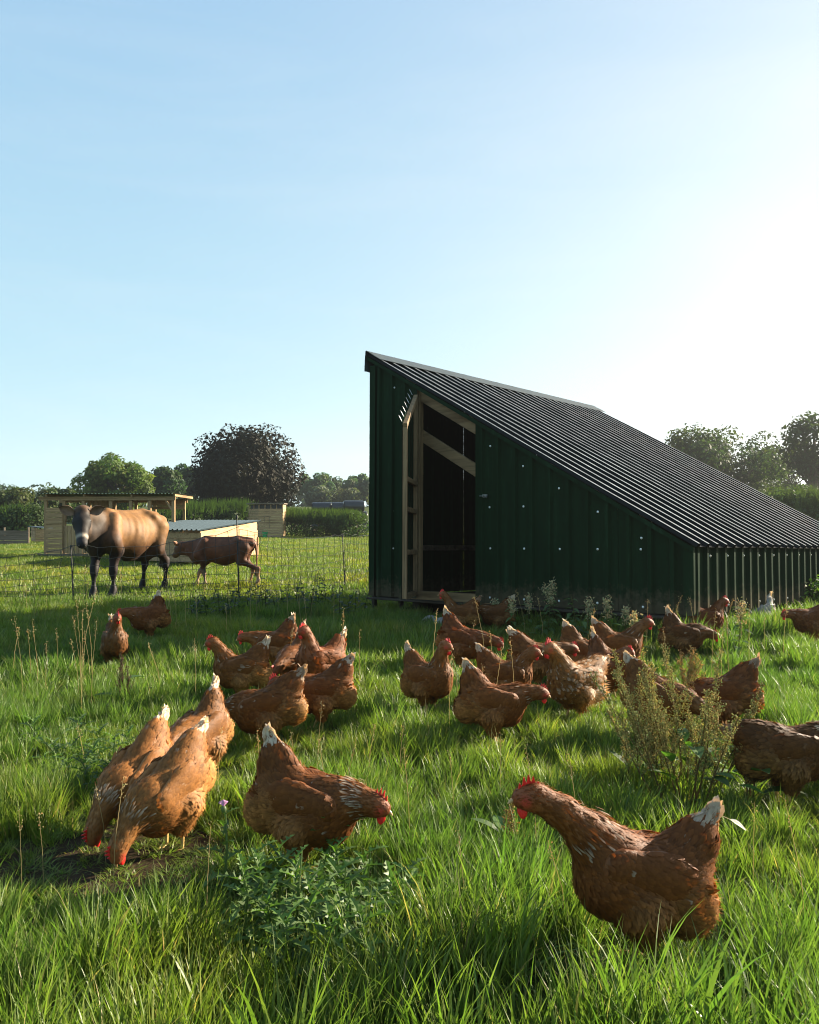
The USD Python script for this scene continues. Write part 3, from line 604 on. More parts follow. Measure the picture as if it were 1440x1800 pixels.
# ridge flashing, verge trim, corner trims
top = np.array([0, 0, HL])
def folded(name, line, sec, mat_='roof_sheet', th=.003):
    """strip of metal folded along the section sec (offsets), swept from line[0] to line[1]"""
    a, b = (np.asarray(q, float) for q in line); sec = np.asarray(sec, float); n = len(sec)
    d = unit(np.gradient(sec, axis=0)); t = unit(b - a); nn = np.cross(d, t) * th
    v = np.vstack([a + sec, a + sec + nn, b + sec, b + sec + nn]); i = np.arange(n - 1); f = []
    for p, q in ((0, 2), (3, 1)): f.append(np.stack([p * n + i, p * n + i + 1, q * n + i + 1, q * n + i], -1))
    f += [np.stack([i, n + i, n + i + 1, i + 1], -1), np.stack([2 * n + i, 2 * n + i + 1, 3 * n + i + 1, 3 * n + i], -1)]
    for e in (0, n - 1): f.append(np.array([[e, 2 * n + e, 3 * n + e, n + e]]))
    return put(name, v, np.vstack(f), mat_, shed)
folded('ridge_flashing', ((0, -.07, HL), (0, SL + .07, HL)), [rd * .17 + rn * .046, rd * .02 + rn * .050, rd * -.115 + rn * .050, rd * -.125 + rn * .035, rd * -.125 + np.array([0, 0, -.22])], 'flashing')
folded('verge_trim', (top + rd * -.09, top + rd * (RLEN + .06)), [(0, -.05, -.012), (0, -.052, -.06)], 'green_sheet')
folded('corner_trim', ((SW, 0, 0.0), (SW, 0, HR - .02)), [(-.05, -.034, 0), (.012, -.036, 0), (.034, -.012, 0), (.034, .02, 0)], 'green_sheet')
folded('corner_trim', ((0, 0, 0.0), (0, 0, HL - .10)), [(-.036, .08, 0), (-.038, -.036, 0), (.06, -.036, 0)], 'green_sheet')
# timber frame
B = lambda name, a, b, w, h, m='frame_u', up=(0, 0, 1), par=shed: put_beam(name, a, b, w, h, m, par, up)
B('door_post', (UD0 - .022, .05, .02), (UD0 - .022, .05, slope_w(UD0) - .09), .045, .07, 'frame_w', (0, 1, 0))
B('door_post', (UD1 + .022, .05, .02), (UD1 + .022, .05, slope_w(UD1) - .09), .045, .07, 'frame_w', (0, 1, 0))
B('threshold', (UD0 - .25, .035, .035), (UD1 + .25, .035, .035), .06, .11)
lift_ = lambda u, v, dn: (u, v, slope_w(u) - dn)
for v in (.05, 1.33, 2.6, 3.9, SL - .07):
    B('rafter', lift_(.05, v, .13), lift_(SW - .06, v, .13), .045, .12, 'frame_u', rn)
for uu in (.5, 1.5, 2.6, 3.6): B('purlin', lift_(uu, .09, .045), lift_(uu, SL - .1, .045), .07, .045, 'frame_v', rn)
for u, v in ((.06, .06), (.06, SL - .07)): B('stud', (u, v, .02), (u, v, slope_w(u) - .18), .07, .045, 'old_timber', (0, 1, 0))
for v in (1.33, 2.6, 3.9): B('stud', (SW - .06, v, .02), (SW - .06, v, HR - .14), .07, .045, 'old_timber', (0, 1, 0))
for w in (.60,): B('wall_rail', (.07, .10, w), (.07, SL - .1, w), .045, .07, 'old_timber')
for w in (.60, 1.04): B('wall_rail', (UD1 + .05, .036, w), (SW - (1.3 if w > 1 else .4) , .036, w), .045, .07, 'old_timber')
for w in (.60,): B('wall_rail', (.1, SL - .04, w), (SW - (1.3 if w > 1 else .4), SL - .04, w), .045, .07, 'old_timber')
for k in range(9): B('floor_board', (.05, .12 + k * .57, -.02), (SW - .05, .12 + k * .57, -.02), .56, .022, 'dark_timber')
for u in (.75, SW - .75): B('skid', (u, -.02, -.105), (u, SL + .02, -.105), .10, .13, 'dark_timber')
for u, v in ((.04, -.01), (.50, -.01), (SW - .25, .05)): B('prop', (u, v, -.22), (u, v, .0), .05, .05, 'dark_timber', (0, 1, 0))
B('brace', (UD0 - .3, .10, slope_w(UD0 - .3) - .62), (UD1 + .3, .10, slope_w(UD1 + .3) - .62), .04, .13, 'frame_u', rn)
# door leaf, opened outwards on the left jamb
LW_ = UD1 - UD0 - .03; ang = math.radians(-82); dx, dn = np.array([math.cos(ang), math.sin(ang), 0]), None
hinge = np.array([UD0 + .0, -.045, 0]); ddir = np.array([math.cos(math.radians(-55)), math.sin(math.radians(-55)), 0])
dnrm = np.array([ddir[1], -ddir[0], 0])      # outer face of the leaf
if dnrm[0] > 0: dnrm = -dnrm
ltop = lambda q: slope_w(UD0 + q) - .15
LP = lambda q, n_, w: hinge + ddir * q + dnrm * n_ + np.array([0, 0, w])
dl = sheet('door', hinge, ddir, fz, dnrm, 0.0, LW_, lambda u: .04, lambda u: ltop(u) + .05, .222, 'green_sheet', shed, phase=.1, out=.03)
for nm, q0, q1 in (('door_stile', .03, .03), ('door_stile', LW_ - .025, LW_ - .025)):
    B(nm, LP(q0, 0, .05), LP(q1, 0, ltop(q0) - .03), .055, .05, 'frame_w', dnrm, dl)
for w in (.07, .55, 1.02, 1.35): B('door_rail', LP(.06, 0, w), LP(LW_ - .055, 0, w), .05, .055, 'frame_u', (0, 0, 1), dl)
B('door_rail', LP(.02, 0, ltop(.02)), LP(LW_, 0, ltop(LW_)), .05, .06, 'frame_u', (0, 0, 1), dl)
rag = MB()      # ragged cut end of the sheet along the sloping top
for k in range(7):
    q = .05 + k * (LW_ - .08) / 6; p = LP(q, .034, ltop(q) + .03); w_ = .055
    rag.add([p - ddir * w_, p + ddir * w_, p + ddir * w_ * .3 + np.array([0, 0, .075]) + dnrm * .04, p - ddir * w_ * .4 + np.array([0, 0, .06]) + dnrm * .03,
             p - ddir * w_ + dnrm * .002, p + ddir * w_ + dnrm * .002, p + ddir * w_ * .3 + np.array([0, 0, .075]) + dnrm * .042, p - ddir * w_ * .4 + np.array([0, 0, .06]) + dnrm * .032],
            [(0, 1, 2, 3), (7, 6, 5, 4), (0, 4, 5, 1), (1, 5, 6, 2), (2, 6, 7, 3), (3, 7, 4, 0)])
rag.put('cut_edge', 'sheet_edge', dl)
lt = MB(); lp = np.array([UD1 + .17, -.045, 1.17])
lt.tm(trimesh.creation.box((.06, .006, .035), trimesh.transformations.translation_matrix(lp)))
lt.tube([lp + (-.07, -.012, 0), lp + (.04, -.012, 0)], .005, 8); lt.tube([lp + (.03, -.012, 0), lp + (.03, -.035, -.02)], .005, 6)
for q in (-.02, .022): lt.tm(trimesh.creation.box((.010, .02, .024), trimesh.transformations.translation_matrix(lp + (q, -.012, 0))))
lt.put('latch', 'zinc', shed)

# ------------------------------------------------------------------ cow and calf
def beast(name, loc, rz, prims, h, k, colour, label, cat, parts, scale=1.0, relief=None):
    t = thing(name, loc, rz, label, cat, scale=scale)
    m = blob(prims, h, k, 3); v, f = np.array(m.vertices), np.array(m.faces); vn = np.array(m.vertex_normals)
    if relief is not None: v = v + vn * relief(v)[:, None]
    vn = np.array(trimesh.Trimesh(v, f, process=False).vertex_normals)
    W = weights(v, prims, k * .8); tint = W @ np.stack([c['col'] for c in prims])
    put('body', v, f, 'hide', t, normals=vn, tint=colour(v, tint, vn)); parts(t)
    return t
def cap(a, b, ra, rb, col, sy=1.0): return dict(a=np.asarray(a, float), b=np.asarray(b, float), ra=ra, rb=rb, sy=sy, col=np.asarray(col, float))

FAWN, SABLE, INK, GREY, PALE = (.17, .080, .022), (.05, .024, .009), (.012, .008, .006), (.14, .10, .07), (.36, .30, .23)
def leaf_shape(root, d, n, L, W, cup=.25, m=7):
    """a cupped ear: closed thin leaf"""
    root, d, n = (np.asarray(q, float) for q in (root, d, n)); d = unit(d); n = unit(n - d * (n @ d)); s = np.cross(n, d); v = []
    tt = np.linspace(0, 1, m); w = W * np.sin(np.pi * np.clip(tt * .9 + .1, 0, 1)) ** .8
    for th in (0, .012):
        for e in (-1, -.5, 0, .5, 1): v.append(root + d * (tt * L)[:, None] + s * (w * e)[:, None] * .5 + n * (cup * W * (e * e) - th + (.0 if e else 0)))
    v = np.vstack(v); i = np.arange(m - 1); f = []
    for side in (0, 1):
        for c in range(4):
            a, b = (side * 5 + c) * m, (side * 5 + c + 1) * m; q = np.stack([a + i, a + i + 1, b + i + 1, b + i], -1); f.append(q if not side else q[:, ::-1])
    for c in (0, 4): a, b = c * m, (5 + c) * m; f.append(np.stack([a + i, b + i, b + i + 1, a + i + 1], -1))
    return v, np.vstack(f)

def bovine(calf=False):
    F_, S_, I_, G_ = (FAWN, SABLE, INK, GREY) if not calf else ((.085, .030, .011), (.072, .026, .010), (.085, .036, .017), (.15, .085, .045))
    P = []; A = lambda *q, **k: P.append(cap(*q, **k)); L_ = np.array
    A((.34, 0, .93), (-.10, 0, .88), .275, .31, F_, .80); A((-.10, 0, .86), (-.42, 0, .93), .325 if not calf else .30, .265, F_, .90)
    A((-.42, 0, .98), (-.66, 0, 1.02), .235, .17, F_, .9)
    A((.36, 0, 1.20), (.10, 0, 1.165), .065, .06, F_); A((.10, 0, 1.165), (-.42, 0, 1.19), .06, .065, F_); A((-.42, 0, 1.19), (-.76, 0, 1.17), .065, .05, F_)
    for s in (-1, 1):
        A((-.45, s * .185, 1.135), (-.43, s * .12, 1.16), .055, .07, F_); A((-.52, s * .16, 1.11), (-.78, s * .10, 1.08), .08, .075, F_)      # hook to pin bone
        A((.36, s * .13, 1.12), (.48, s * .185, .80), .09, .12, F_ if calf else (.24, .11, .042)); A((.48, s * .185, .80), (.36, s * .165, .68), .115, .10, S_)        # shoulder blade, upper arm
        A((-.60, s * .15, .98), (-.52, s * .185, .66), .165, .105, F_ if not calf else S_)
    A((.50, 0, .90), (.56, 0, .74), .20, .15, S_, .8)
    pl, mz = (L_([.98, .10, 1.17]), L_([1.20, .29, .80])) if not calf else (L_([.98, -.10, 1.00]), L_([1.22, -.34, .78]))
    hd = mz - pl; hl = np.linalg.norm(hd); hn = hd / hl; hs = unit(np.cross(hn, [0, 0, 1])); hu = np.cross(hs, hn); hs = -hs
    A((.46, 0, 1.04), pl - hn * .04 + [-.05, 0, .0], .165, .095, S_ if calf else (.07, .042, .022), .62); A((.52, 0, .88), pl + hn * .10 - hu * .08, .17, .075, S_ if calf else (.07, .045, .03), .55)
    A((.60, 0, .66), (.80, .03, .88), .05, .06, S_ if calf else (.06, .04, .025), .5)
    A(pl - hu * .01, pl + hn * .16, .098, .100, I_); A(pl + hn * .16, pl + hn * .36, .092, .064, I_); A(pl + hn * .36, mz, .062, .070, I_)
    A(pl + hn * .12 - hu * .06, pl + hn * .36 - hu * .045, .07, .045, I_)
    for s in (-1, 1): A(pl + hn * .13 + hs * s * .072 + hu * .035, pl + hn * .14 + hs * s * .076 + hu * .035, .034, .034, I_); A(pl - hn * .03 + hs * s * .05 + hu * .05, pl - hn * .05 + hs * s * .03 + hu * .07, .035, .03, (.09, .045, .02))
    LEG = (.030, .019, .013) if not calf else (.28, .18, .11); UP = (.07, .035, .016) if not calf else S_
    fr = ((.44, .03), (.40, -.02)) if not calf else ((.52, .14), (.38, -.08))
    for s, (xk, dx) in zip((-1, 1), fr):
        A((.37, s * .16, .68), (xk, s * .14, .42), .080, .046, UP); A((xk, s * .14, .43), (xk + dx * .3, s * .137, .36), .050, .040, LEG); A((xk + dx * .3, s * .137, .38), (xk + dx * .6, s * .135, .13), .034, .027, LEG)
        A((xk + dx * .6, s * .135, .14), (xk + dx * .6 + .04, s * .135, .045), .042, .050, LEG)
    hr = ((-.70, .02), (-.80, -.06)) if not calf else ((-.74, .04), (-.93, -.12))
    for s, (xh, dx) in zip((-1, 1), hr):
        zf = .11 if not (calf and s > 0) else .20
        A((-.54, s * .18, .68), (xh - .02, s * .15, .47), .095, .040, UP); A((xh - .03, s * .15, .50), (xh, s * .15, .40), .042, .038, LEG if not calf else (.26, .14, .07))
        A((xh, s * .15, .42), (xh + dx * .5 + .04, s * .145, zf + .03), .034, .027, LEG if not calf else (.26, .14, .07)); A((xh + dx * .5 + .04, s * .145, zf + .03), (xh + dx * .5 + .085, s * .145, zf - .065), .042, .050, LEG)
    if not calf: A((-.44, .05, .60), (-.42, -.05, .60), .115, .115, (.16, .08, .045)); A((-.05, 0, .565), (-.34, 0, .58), .06, .08, (.04, .022, .013))
    def colour(v, t, vn):
        t = t.copy(); z, x = v[:, 2], v[:, 0]; st = meshkit.fbm(v * [13, 13, 2.2], 4, 9)
        if calf:
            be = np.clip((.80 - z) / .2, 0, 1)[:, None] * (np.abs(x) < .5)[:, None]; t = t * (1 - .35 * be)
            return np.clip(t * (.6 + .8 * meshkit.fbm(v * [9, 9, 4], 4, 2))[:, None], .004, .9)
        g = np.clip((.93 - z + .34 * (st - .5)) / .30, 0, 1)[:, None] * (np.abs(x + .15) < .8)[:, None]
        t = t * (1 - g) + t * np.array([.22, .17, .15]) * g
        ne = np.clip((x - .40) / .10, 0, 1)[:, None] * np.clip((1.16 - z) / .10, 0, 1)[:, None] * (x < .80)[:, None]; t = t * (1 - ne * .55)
        q = (v - pl) @ hn / hl; d = np.linalg.norm(v - pl - np.clip(q, 0, 1)[:, None] * hd, axis=1); hm = (d < .15) & (x > .9)
        ring = np.exp(-((q - .82) / .055) ** 2) * .8 * hm; t = t * (1 - ring[:, None]) + np.array(PALE) * ring[:, None]
        nose = ((q > .90) & hm)[:, None]; t = np.where(nose, np.array([.012, .010, .010]), t)
        return np.clip(t * (.55 + .9 * st)[:, None], .004, .9)
    def relief(v):
        rib = np.sin(v[:, 0] * 52 + v[:, 2] * 14) * np.exp(-((v[:, 0] + .02) / .26) ** 4) * np.exp(-((v[:, 2] - .98) / .17) ** 4) * .0045
        flank = -np.exp(-(((v[:, 0] + .36) / .09) ** 2 + ((v[:, 2] - 1.04) / .07) ** 2)) * .010
        return (rib + flank if not calf else 0) + (meshkit.fbm(v * 9, 3, 4) - .5) * .012
    def parts(t):
        for s in (-1, 1):
            v, f = leaf_shape(pl + hs * s * .085 - hn * .01 + hu * .02, hs * s + np.array([0, 0, .15 if not calf else .6]) - hn * .35, hn * .7 + hu * .5, .205 if not calf else .17, .135 if not calf else .10)
            put('ear', v, f, 'cow_ear' if not calf else 'calf_ear', t, smooth=50)
            e = trimesh.creation.icosphere(2, .021); put('eye', e.vertices + pl + hn * .145 + hs * s * .094 + hu * .042, e.faces, 'eye_dark', t, smooth=True)
            e = trimesh.creation.icosphere(2); put('nostril', e.vertices * [.014, .014, .012] + mz + hn * .052 + hs * s * .034 + hu * .028, e.faces, 'eye_dark', t, smooth=True)
        v, f = tube([(-.77, 0, 1.16), (-.86, 0, 1.08), (-.885, .01, .82), (-.87, .02, .60)] if not calf else [(-.77, 0, 1.14), (-.85, 0, 1.02), (-.88, 0, .74), (-.87, .01, .52)], [.045, .032, .022, .018], 8)
        tl = put('tail', v, f, 'cow_ear' if not calf else 'calf_ear', t, smooth=60); sw = MB(); r2 = np.random.default_rng(5)
        for _ in range(26):
            o = r2.normal(0, .022, 3); z0 = .64 if not calf else .56; sw.tube([(-.87 + o[0] * .3, .02 + o[1] * .3, z0), (-.88 + o[0], .02 + o[1], z0 - .13), (-.87 + o[0] * 1.7, .02 + o[1] * 1.7, z0 - .27 + o[2])], [.009, .010, .002], 4)
        sw.put('switch', 'tail_hair', tl, smooth=60)
    return P, colour, relief, parts, .022
plain('cow_ear', (.15, .085, .045), .7, .3, 12); plain('calf_ear', (.26, .11, .045), .7, .3, 12); plain('tail_hair', (.02, .014, .01), .7, .3, 30)
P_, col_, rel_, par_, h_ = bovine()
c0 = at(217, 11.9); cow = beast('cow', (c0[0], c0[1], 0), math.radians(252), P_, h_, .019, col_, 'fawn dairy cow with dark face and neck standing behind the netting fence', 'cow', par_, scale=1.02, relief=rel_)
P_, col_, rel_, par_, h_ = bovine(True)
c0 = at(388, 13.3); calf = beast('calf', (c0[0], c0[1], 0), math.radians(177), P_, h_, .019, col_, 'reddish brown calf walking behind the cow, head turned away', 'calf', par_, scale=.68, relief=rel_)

# ------------------------------------------------------------------ netting fence
fence = thing('netting_fence', label='black netting fence on thin leaning posts between the hens and the cow', cat='fence')
FP = [(-140, 10.3, 975, 1072), (128, 10.7, 960, 1066), (419, 11.0, 907, 1062), (605, 13.3, 940, 1038), (700, 17.5, 925, 1010)]
fpts = []
for px, d, pt, pb in FP:
    lo, hi = at(px + 2, d, -.05), at(px - 3, d, zat(pt, d)); fpts.append((lo, hi))
    v, f = tube([lo, lo * .4 + hi * .6, hi], [.010, .009, .007], 8); po = put('post', v, f, 'post_black', fence, smooth=60)
    v, f = tube([hi - (0, 0, .04), hi + (0, 0, .012)], .014, 8); put('post_cap', v, f, 'post_black', po, smooth=60)
for (a0, a1), (b0, b1) in zip(fpts[:-1], fpts[1:]):
    nb = MB(); L = np.linalg.norm(b0 - a0); n = max(8, int(L / .15)); r2 = np.random.default_rng(int(L * 100))
    tt = np.linspace(0, 1, n + 1); ha, hb = min(a1[2], 1.0), min(b1[2], 1.0)
    def P3(t, h): p = a0 * (1 - t) + b0 * t; p = p.copy(); p[2] = .02 + h * ((ha * (1 - t) + hb * t) - .12 * 4 * t * (1 - t)); return p
    jit = r2.normal(0, .012, (n + 1, 9)); hs = np.array([.02, .10, .19, .29, .40, .52, .66, .82, 1.0])
    for k, h in enumerate(hs): nb.tube([P3(t, h) + [0, 0, jit[i, k]] for i, t in enumerate(tt)], .0034 if k < 8 else .004, 3, cap=False)
    for i, t in enumerate(tt): nb.tube([P3(t, h) + [r2.normal(0, .012), 0, jit[i, k]] for k, h in enumerate(hs)], .0031, 3, cap=False)
    nb.put('net', 'net_strand', fence)
# ------------------------------------------------------------------ trees and hedges
def leaf_cards(P, N, size, rg, col):
    n = len(P); N = unit(N + rg.normal(0, .55, (n, 3))); a = unit(np.cross(N, rg.normal(0, 1, (n, 3)))); b = np.cross(N, a)
    s = (size * rg.uniform(.6, 1.3, n))[:, None]
    V = np.stack([P - a * s, P + b * s * .55 + N * s * .12, P + a * s, P - b * s * .55 + N * s * .12], 1).reshape(-1, 3)
    k = np.arange(n)[:, None] * 4
    return V, np.vstack([k + [0, 1, 2], k + [0, 2, 3]]), np.repeat(col, 4, 0)

def foliage(name, parent, lobes, radii, n, size, col, rg, var=.3, fill=.35, stretch=1.0, matn='far_leaf'):
    """leaves spread over the shells of many lobes; some inside"""
    w = radii ** 2; w = w / w.sum(); pick = rg.choice(len(lobes), n, p=w)
    d = unit(rg.normal(0, 1, (n, 3))); r = radii[pick] * (1 - fill * rg.random(n) ** 1.6) * (1 + .22 * (meshkit.noise(d * 2.3 + pick[:, None] * 3.1) - .5))
    P = lobes[pick] + d * r[:, None] * [1, 1, stretch]
    lob = rg.uniform(1 - var, 1 + var, len(lobes))[pick] * rg.uniform(.7, 1.35, n)
    hue = rg.normal(0, .10, len(lobes))[pick]
    C = np.asarray(col)[None] * lob[:, None] * np.stack([1 + hue, np.ones(n), 1 - hue], 1)
    return put(name, *leaf_cards(P, d + [0, 0, .25], size, rg, C)[:2], matn, parent, tint=np.clip(np.repeat(C, 4, 0), .004, .9))

def tree(name, px, d, wpx, top_py, label, col, seed, n=9000, size=.17, lobes=46, low=.22, flat=1.0, group=None, fill=.35, cat='tree', trunk=.05, matn='far_leaf'):
    rg = np.random.default_rng(seed); x, y = at(px, d)[:2]; gz = float(ground_z(x, y)); R = wpx / F * d / 2 * 1.08; H = zat(top_py, d) - gz
    t = thing(name, (x, y, gz), 0, label, cat, group)
    z0 = H * low; cz = (H + z0) / 2; hz = (H - z0) / 2
    u = unit(rg.normal(0, 1, (lobes, 3))); u[:, 2] = u[:, 2] * .9 + .05
    rr = rg.uniform(.45, .88, lobes) ** .6
    wid = np.where(u[:, 2] < 0, 1 - .25 * np.abs(u[:, 2]), 1)
    C = np.stack([u[:, 0] * R * .80 * rr * wid, u[:, 1] * R * .80 * rr * wid, cz + u[:, 2] * hz * .80 * rr], 1)
    rad = rg.uniform(.16, .30, lobes) * min(R, hz * 1.1) * 1.15
    foliage('crown', t, C, rad, n, size, col, rg, fill=fill, matn=matn)
    tb = MB(); bt = H * trunk * .55
    tb.tube([(0, 0, -.2), (0, 0, H * .12), (rg.normal(0, .1), 0, cz * .9), (0, 0, H * .8)], [bt * 1.3, bt, bt * .6, bt * .15], 9)
    for c in C[rg.choice(lobes, min(16, lobes), replace=False)]:
        z1 = rg.uniform(.15, .5) * H; tb.tube([(0, 0, z1), c * .5 + np.array([0, 0, z1]) * .5 + rg.normal(0, R * .05, 3), c], [bt * .45, bt * .28, bt * .08], 6)
    tb.put('trunk', 'bark', t, smooth=50)
    return t

def hedge(name, p0, p1, top0, top1, thick, label, col, seed, n=7000, size=.12, cat='hedge', shoots=0, bottom=0.0, group=None):
    """p0, p1: (pixel, depth) of the ends; tops as pixel rows"""
    rg = np.random.default_rng(seed); a, b = at(*p0), at(*p1); a[2] = ground_z(a[0], a[1]); b[2] = ground_z(b[0], b[1]); L = np.linalg.norm(b - a)
    ha, hb = zat(top0, p0[1]) - a[2], zat(top1, p1[1]) - b[2]
    t = thing(name, (a + b) / 2, 0, label, cat, group); o = (a + b) / 2
    m = max(10, int(L / (thick * .45))); tt = np.sort(rg.random(m)); h = (ha + (hb - ha) * tt) * (.72 + .36 * meshkit.noise(np.stack([tt * L * .5, tt * 0 + seed, tt * 0], 1)))
    Cs, Rs = [], []
    for k in range(m):
        for z in np.arange(thick * .35, max(h[k] - thick * .3, thick * .4), thick * .5):
            Cs.append(a * (1 - tt[k]) + b * tt[k] - o + np.array([rg.normal(0, .2), rg.normal(0, thick * .25), z])); Rs.append(thick * rg.uniform(.34, .62))
    foliage('foliage', t, np.array(Cs), np.array(Rs), n, size, col, rg, fill=.3)
    st = MB()
    for k in range(min(m, 24)): c = a * (1 - tt[k]) + b * tt[k] - o; st.tube([c + [0, 0, -.1], c + [rg.normal(0, .1), 0, h[k] * .4], c + [rg.normal(0, .2), 0, h[k] * .85]], [.035, .025, .01], 5)
    st.put('stem', 'bark', t, smooth=60)
    if shoots:
        q = MB(); g = np.array(col)
        for _ in range(shoots):
            f_ = rg.random(); c = a * (1 - f_) + b * f_ - o + np.array([0, rg.normal(0, thick * .3), 0]); hh = (ha + (hb - ha) * f_) * rg.uniform(.7, 1.08)
            for _ in range(5):
                dx = rg.normal(0, .22, 2); w = rg.uniform(.018, .035); pt = c + [dx[0] * .5, dx[1] * .5, hh * .75]; tp = c + [dx[0], dx[1], hh * rg.uniform(.95, 1.1)]
                q.add([pt - [w, 0, 0], pt + [w, 0, 0], tp], [(0, 1, 2)], g * rg.uniform(1.0, 1.8))
        tag(q.put('shoot', 'far_leaf', t), kind='stuff')
    return t

tree('maple_tree', 428, 60, 212, 737, 'large round dark purple-leaved tree left of the hen house', (.017, .017, .010), 1, 32000, .14, 110, .0, fill=.4, matn='dense_leaf')
tree('lime_tree', 203, 68, 142, 795, 'yellow-green rounded tree rising behind the wooden shelter and cow', (.085, .115, .022), 2, 11000, .17, 50, .12)
tree('oak_tree', 287, 82, 84, 815, 'dark green tree between the yellow-green tree and the purple tree', (.034, .062, .022), 3, 7000, .2, 40, .1)
tree('oak_tree', 330, 88, 80, 812, 'dark green tree whose crown runs into the left side of the purple tree', (.03, .055, .02), 4, 6000, .2, 36, .1)
for k, (px, w, tp, c, lb) in enumerate(((-60, 110, 838, (.06, .08, .024), 'scrubby tree at the far left edge'), (22, 96, 845, (.07, .085, .026), 'olive scrub tree behind the small ark at the left edge'), (72, 74, 850, (.055, .08, .025), 'low scrub tree above the left end of the shelter roof'), (112, 66, 847, (.06, .09, .026), 'low scrub tree left of the yellow-green tree'))):
    tree('scrub_tree', px, 58 + k * 2, w, tp, lb, c, 10 + k, 5500, .15, 34, .03)
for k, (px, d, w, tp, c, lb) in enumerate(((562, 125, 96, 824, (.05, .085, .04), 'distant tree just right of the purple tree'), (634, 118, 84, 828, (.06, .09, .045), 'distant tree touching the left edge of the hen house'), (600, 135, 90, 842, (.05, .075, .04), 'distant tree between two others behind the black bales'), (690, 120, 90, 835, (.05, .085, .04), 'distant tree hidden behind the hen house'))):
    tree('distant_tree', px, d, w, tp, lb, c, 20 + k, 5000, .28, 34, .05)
for k, (px, d, w, tp, c, n, lo, lb) in enumerate(((1200, 64, 190, 754, (.036, .052, .018), 14000, .0, 'broad hazy tree seen above the middle of the roof slope'), (1305, 66, 210, 757, (.036, .052, .018), 12000, .06, 'hazy tree with sky gaps low in its crown, right of the broad one'), (1432, 56, 130, 718, (.036, .05, .018), 4200, .30, 'tallest sparse tree at the right edge'), (1140, 70, 140, 778, (.036, .05, .018), 9000, .0, 'hazy tree just showing above the roof ridge end'), (1385, 80, 170, 795, (.036, .05, .018), 9000, .1, 'low hazy tree between the two right-hand trees'), (1520, 60, 160, 735, (.05, .07, .025), 6000, .2, 'tree beyond the right edge'))):
    tree('hazy_tree', px, d, w, tp - 14, lb, c, 30 + k, n, .15, 44, lo, fill=.5)
hedge('hedge', (285, 46), (440, 50), 884, 880, 2.2, 'dark tall hedge between the shelter and the small hut', (.03, .05, .014), 40, 9000, .10, shoots=500)
hedge('hedge', (-60, 46), (84, 46), 886, 890, 2.0, 'dark hedge at the left edge behind the small ark', (.035, .058, .016), 41, 8000, .10, shoots=200)
hedge('hedge', (502, 49), (634, 46), 895, 899, 1.7, 'shaggy flat-topped hedge in front of the black bales', (.035, .055, .014), 42, 9000, .07, shoots=900)
hedge('hedge', (1352, 34), (1520, 30), 868, 856, 2.6, 'willowy shrub hedge at the right edge beyond the roof', (.05, .07, .022), 43, 9000, .09, shoots=700)
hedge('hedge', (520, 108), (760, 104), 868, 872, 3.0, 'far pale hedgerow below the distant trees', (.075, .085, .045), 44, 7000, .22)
far = hedge('hedgerow', (-400, 170), (1900, 170), 868, 862, 7.0, 'far belt of trees along the edge of the field', (.04, .065, .03), 45, 16000, .55, cat=None)
tag(far, kind='stuff')
hedge('bush', (1426, 9.7), (1475, 9.4), 1040, 1030, .55, 'leafy green bush at the right edge beside the side wall', (.06, .11, .02), 46, 2600, .03, cat='bush')

# ------------------------------------------------------------------ far timber buildings
def plank_wall(parent, O, X, wd, ht, n, mat_, th=.022, gap=.008, vert=False, seed=0, out=None):
    """overlapping planks, each its own mesh, on the face O + X (unit, along) and z"""
    r2 = np.random.default_rng(seed); O, X = np.asarray(O, float), unit(X); N = np.cross(X, [0, 0, 1.0])
    for k in range(n):
        o = N * r2.uniform(0, .008)
        if vert:
            c = O + X * (wd * (k + .5) / n) + o; put_beam('plank', c, c + [0, 0, ht], th, wd / n - gap, mat_, parent, X)
        else:
            c = O + [0, 0, ht * (k + .5) / n] + o; put_beam('plank', c, c + X * wd, th, ht / n - gap, mat_, parent)

# shelter
D0 = 23.7; sx = lambda px: (px - 720) / F * D0
sh = thing('timber_shelter', (sx(78), D0, 0), 0, 'open-sided timber shelter with a thin dark roof behind the cow', 'shelter'); X = lambda px: sx(px) - sx(78)
ztop = 1.76
for k, px in enumerate((81, 113, 147, 195, 230, 263, 305)):
    put_beam('post', (X(px), 0, .05), (X(px), 0, ztop), .09, .09, 'timber_w', sh, (0, 1, 0))
for k, px in enumerate((81, 128, 175, 215, 250, 305)):
    put_beam('post', (X(px) - .1, 1.5, .05), (X(px) - .1, 1.5, ztop - .02), .08, .08, 'timber_w', sh, (0, 1, 0))
put_beam('beam', (X(70), -.06, ztop - .06), (X(310), -.06, ztop - .05), .045, .11, 'timber_u', sh)
put_beam('beam', (X(70) - .1, 1.56, ztop - .09), (X(310) - .1, 1.56, ztop - .09), .045, .11, 'timber_u', sh)
for px in (81, 147, 230, 305): put_beam('rafter', (X(px) + .08, -.2, ztop + .035), (X(px) + .08, 1.75, ztop + .005), .045, .07, 'timber_v', sh)
shed2, shed = shed, sh
rf = sheet('roof_sheet', (X(68), -.28, ztop + .075), (1, 0, 0), unit((0, 1, -.015)), (0, .015, 1), 0, X(312) - X(68), lambda u: 0, lambda u: 2.15, .10, 'dark_roof_sheet', sh, depth=.02)
shed = shed2
plank_wall(sh, (X(83), -.075, .12), (1, 0, 0), X(112) - X(83), 1.32, 9, 'plank_u', seed=1)
put_beam('rail', (X(81), -.10, 1.02), (X(113), -.10, 1.02), .03, .09, 'timber_u', sh)
plank_wall(sh, (X(115), -.075, .12), (1, 0, 0), X(160) - X(115), .80, 7, 'timber_w', vert=True, seed=2)
plank_wall(sh, (X(128), 1.46, .95), (1, 0, 0), X(172) - X(128), .72, 6, 'timber_w', vert=True, seed=3)
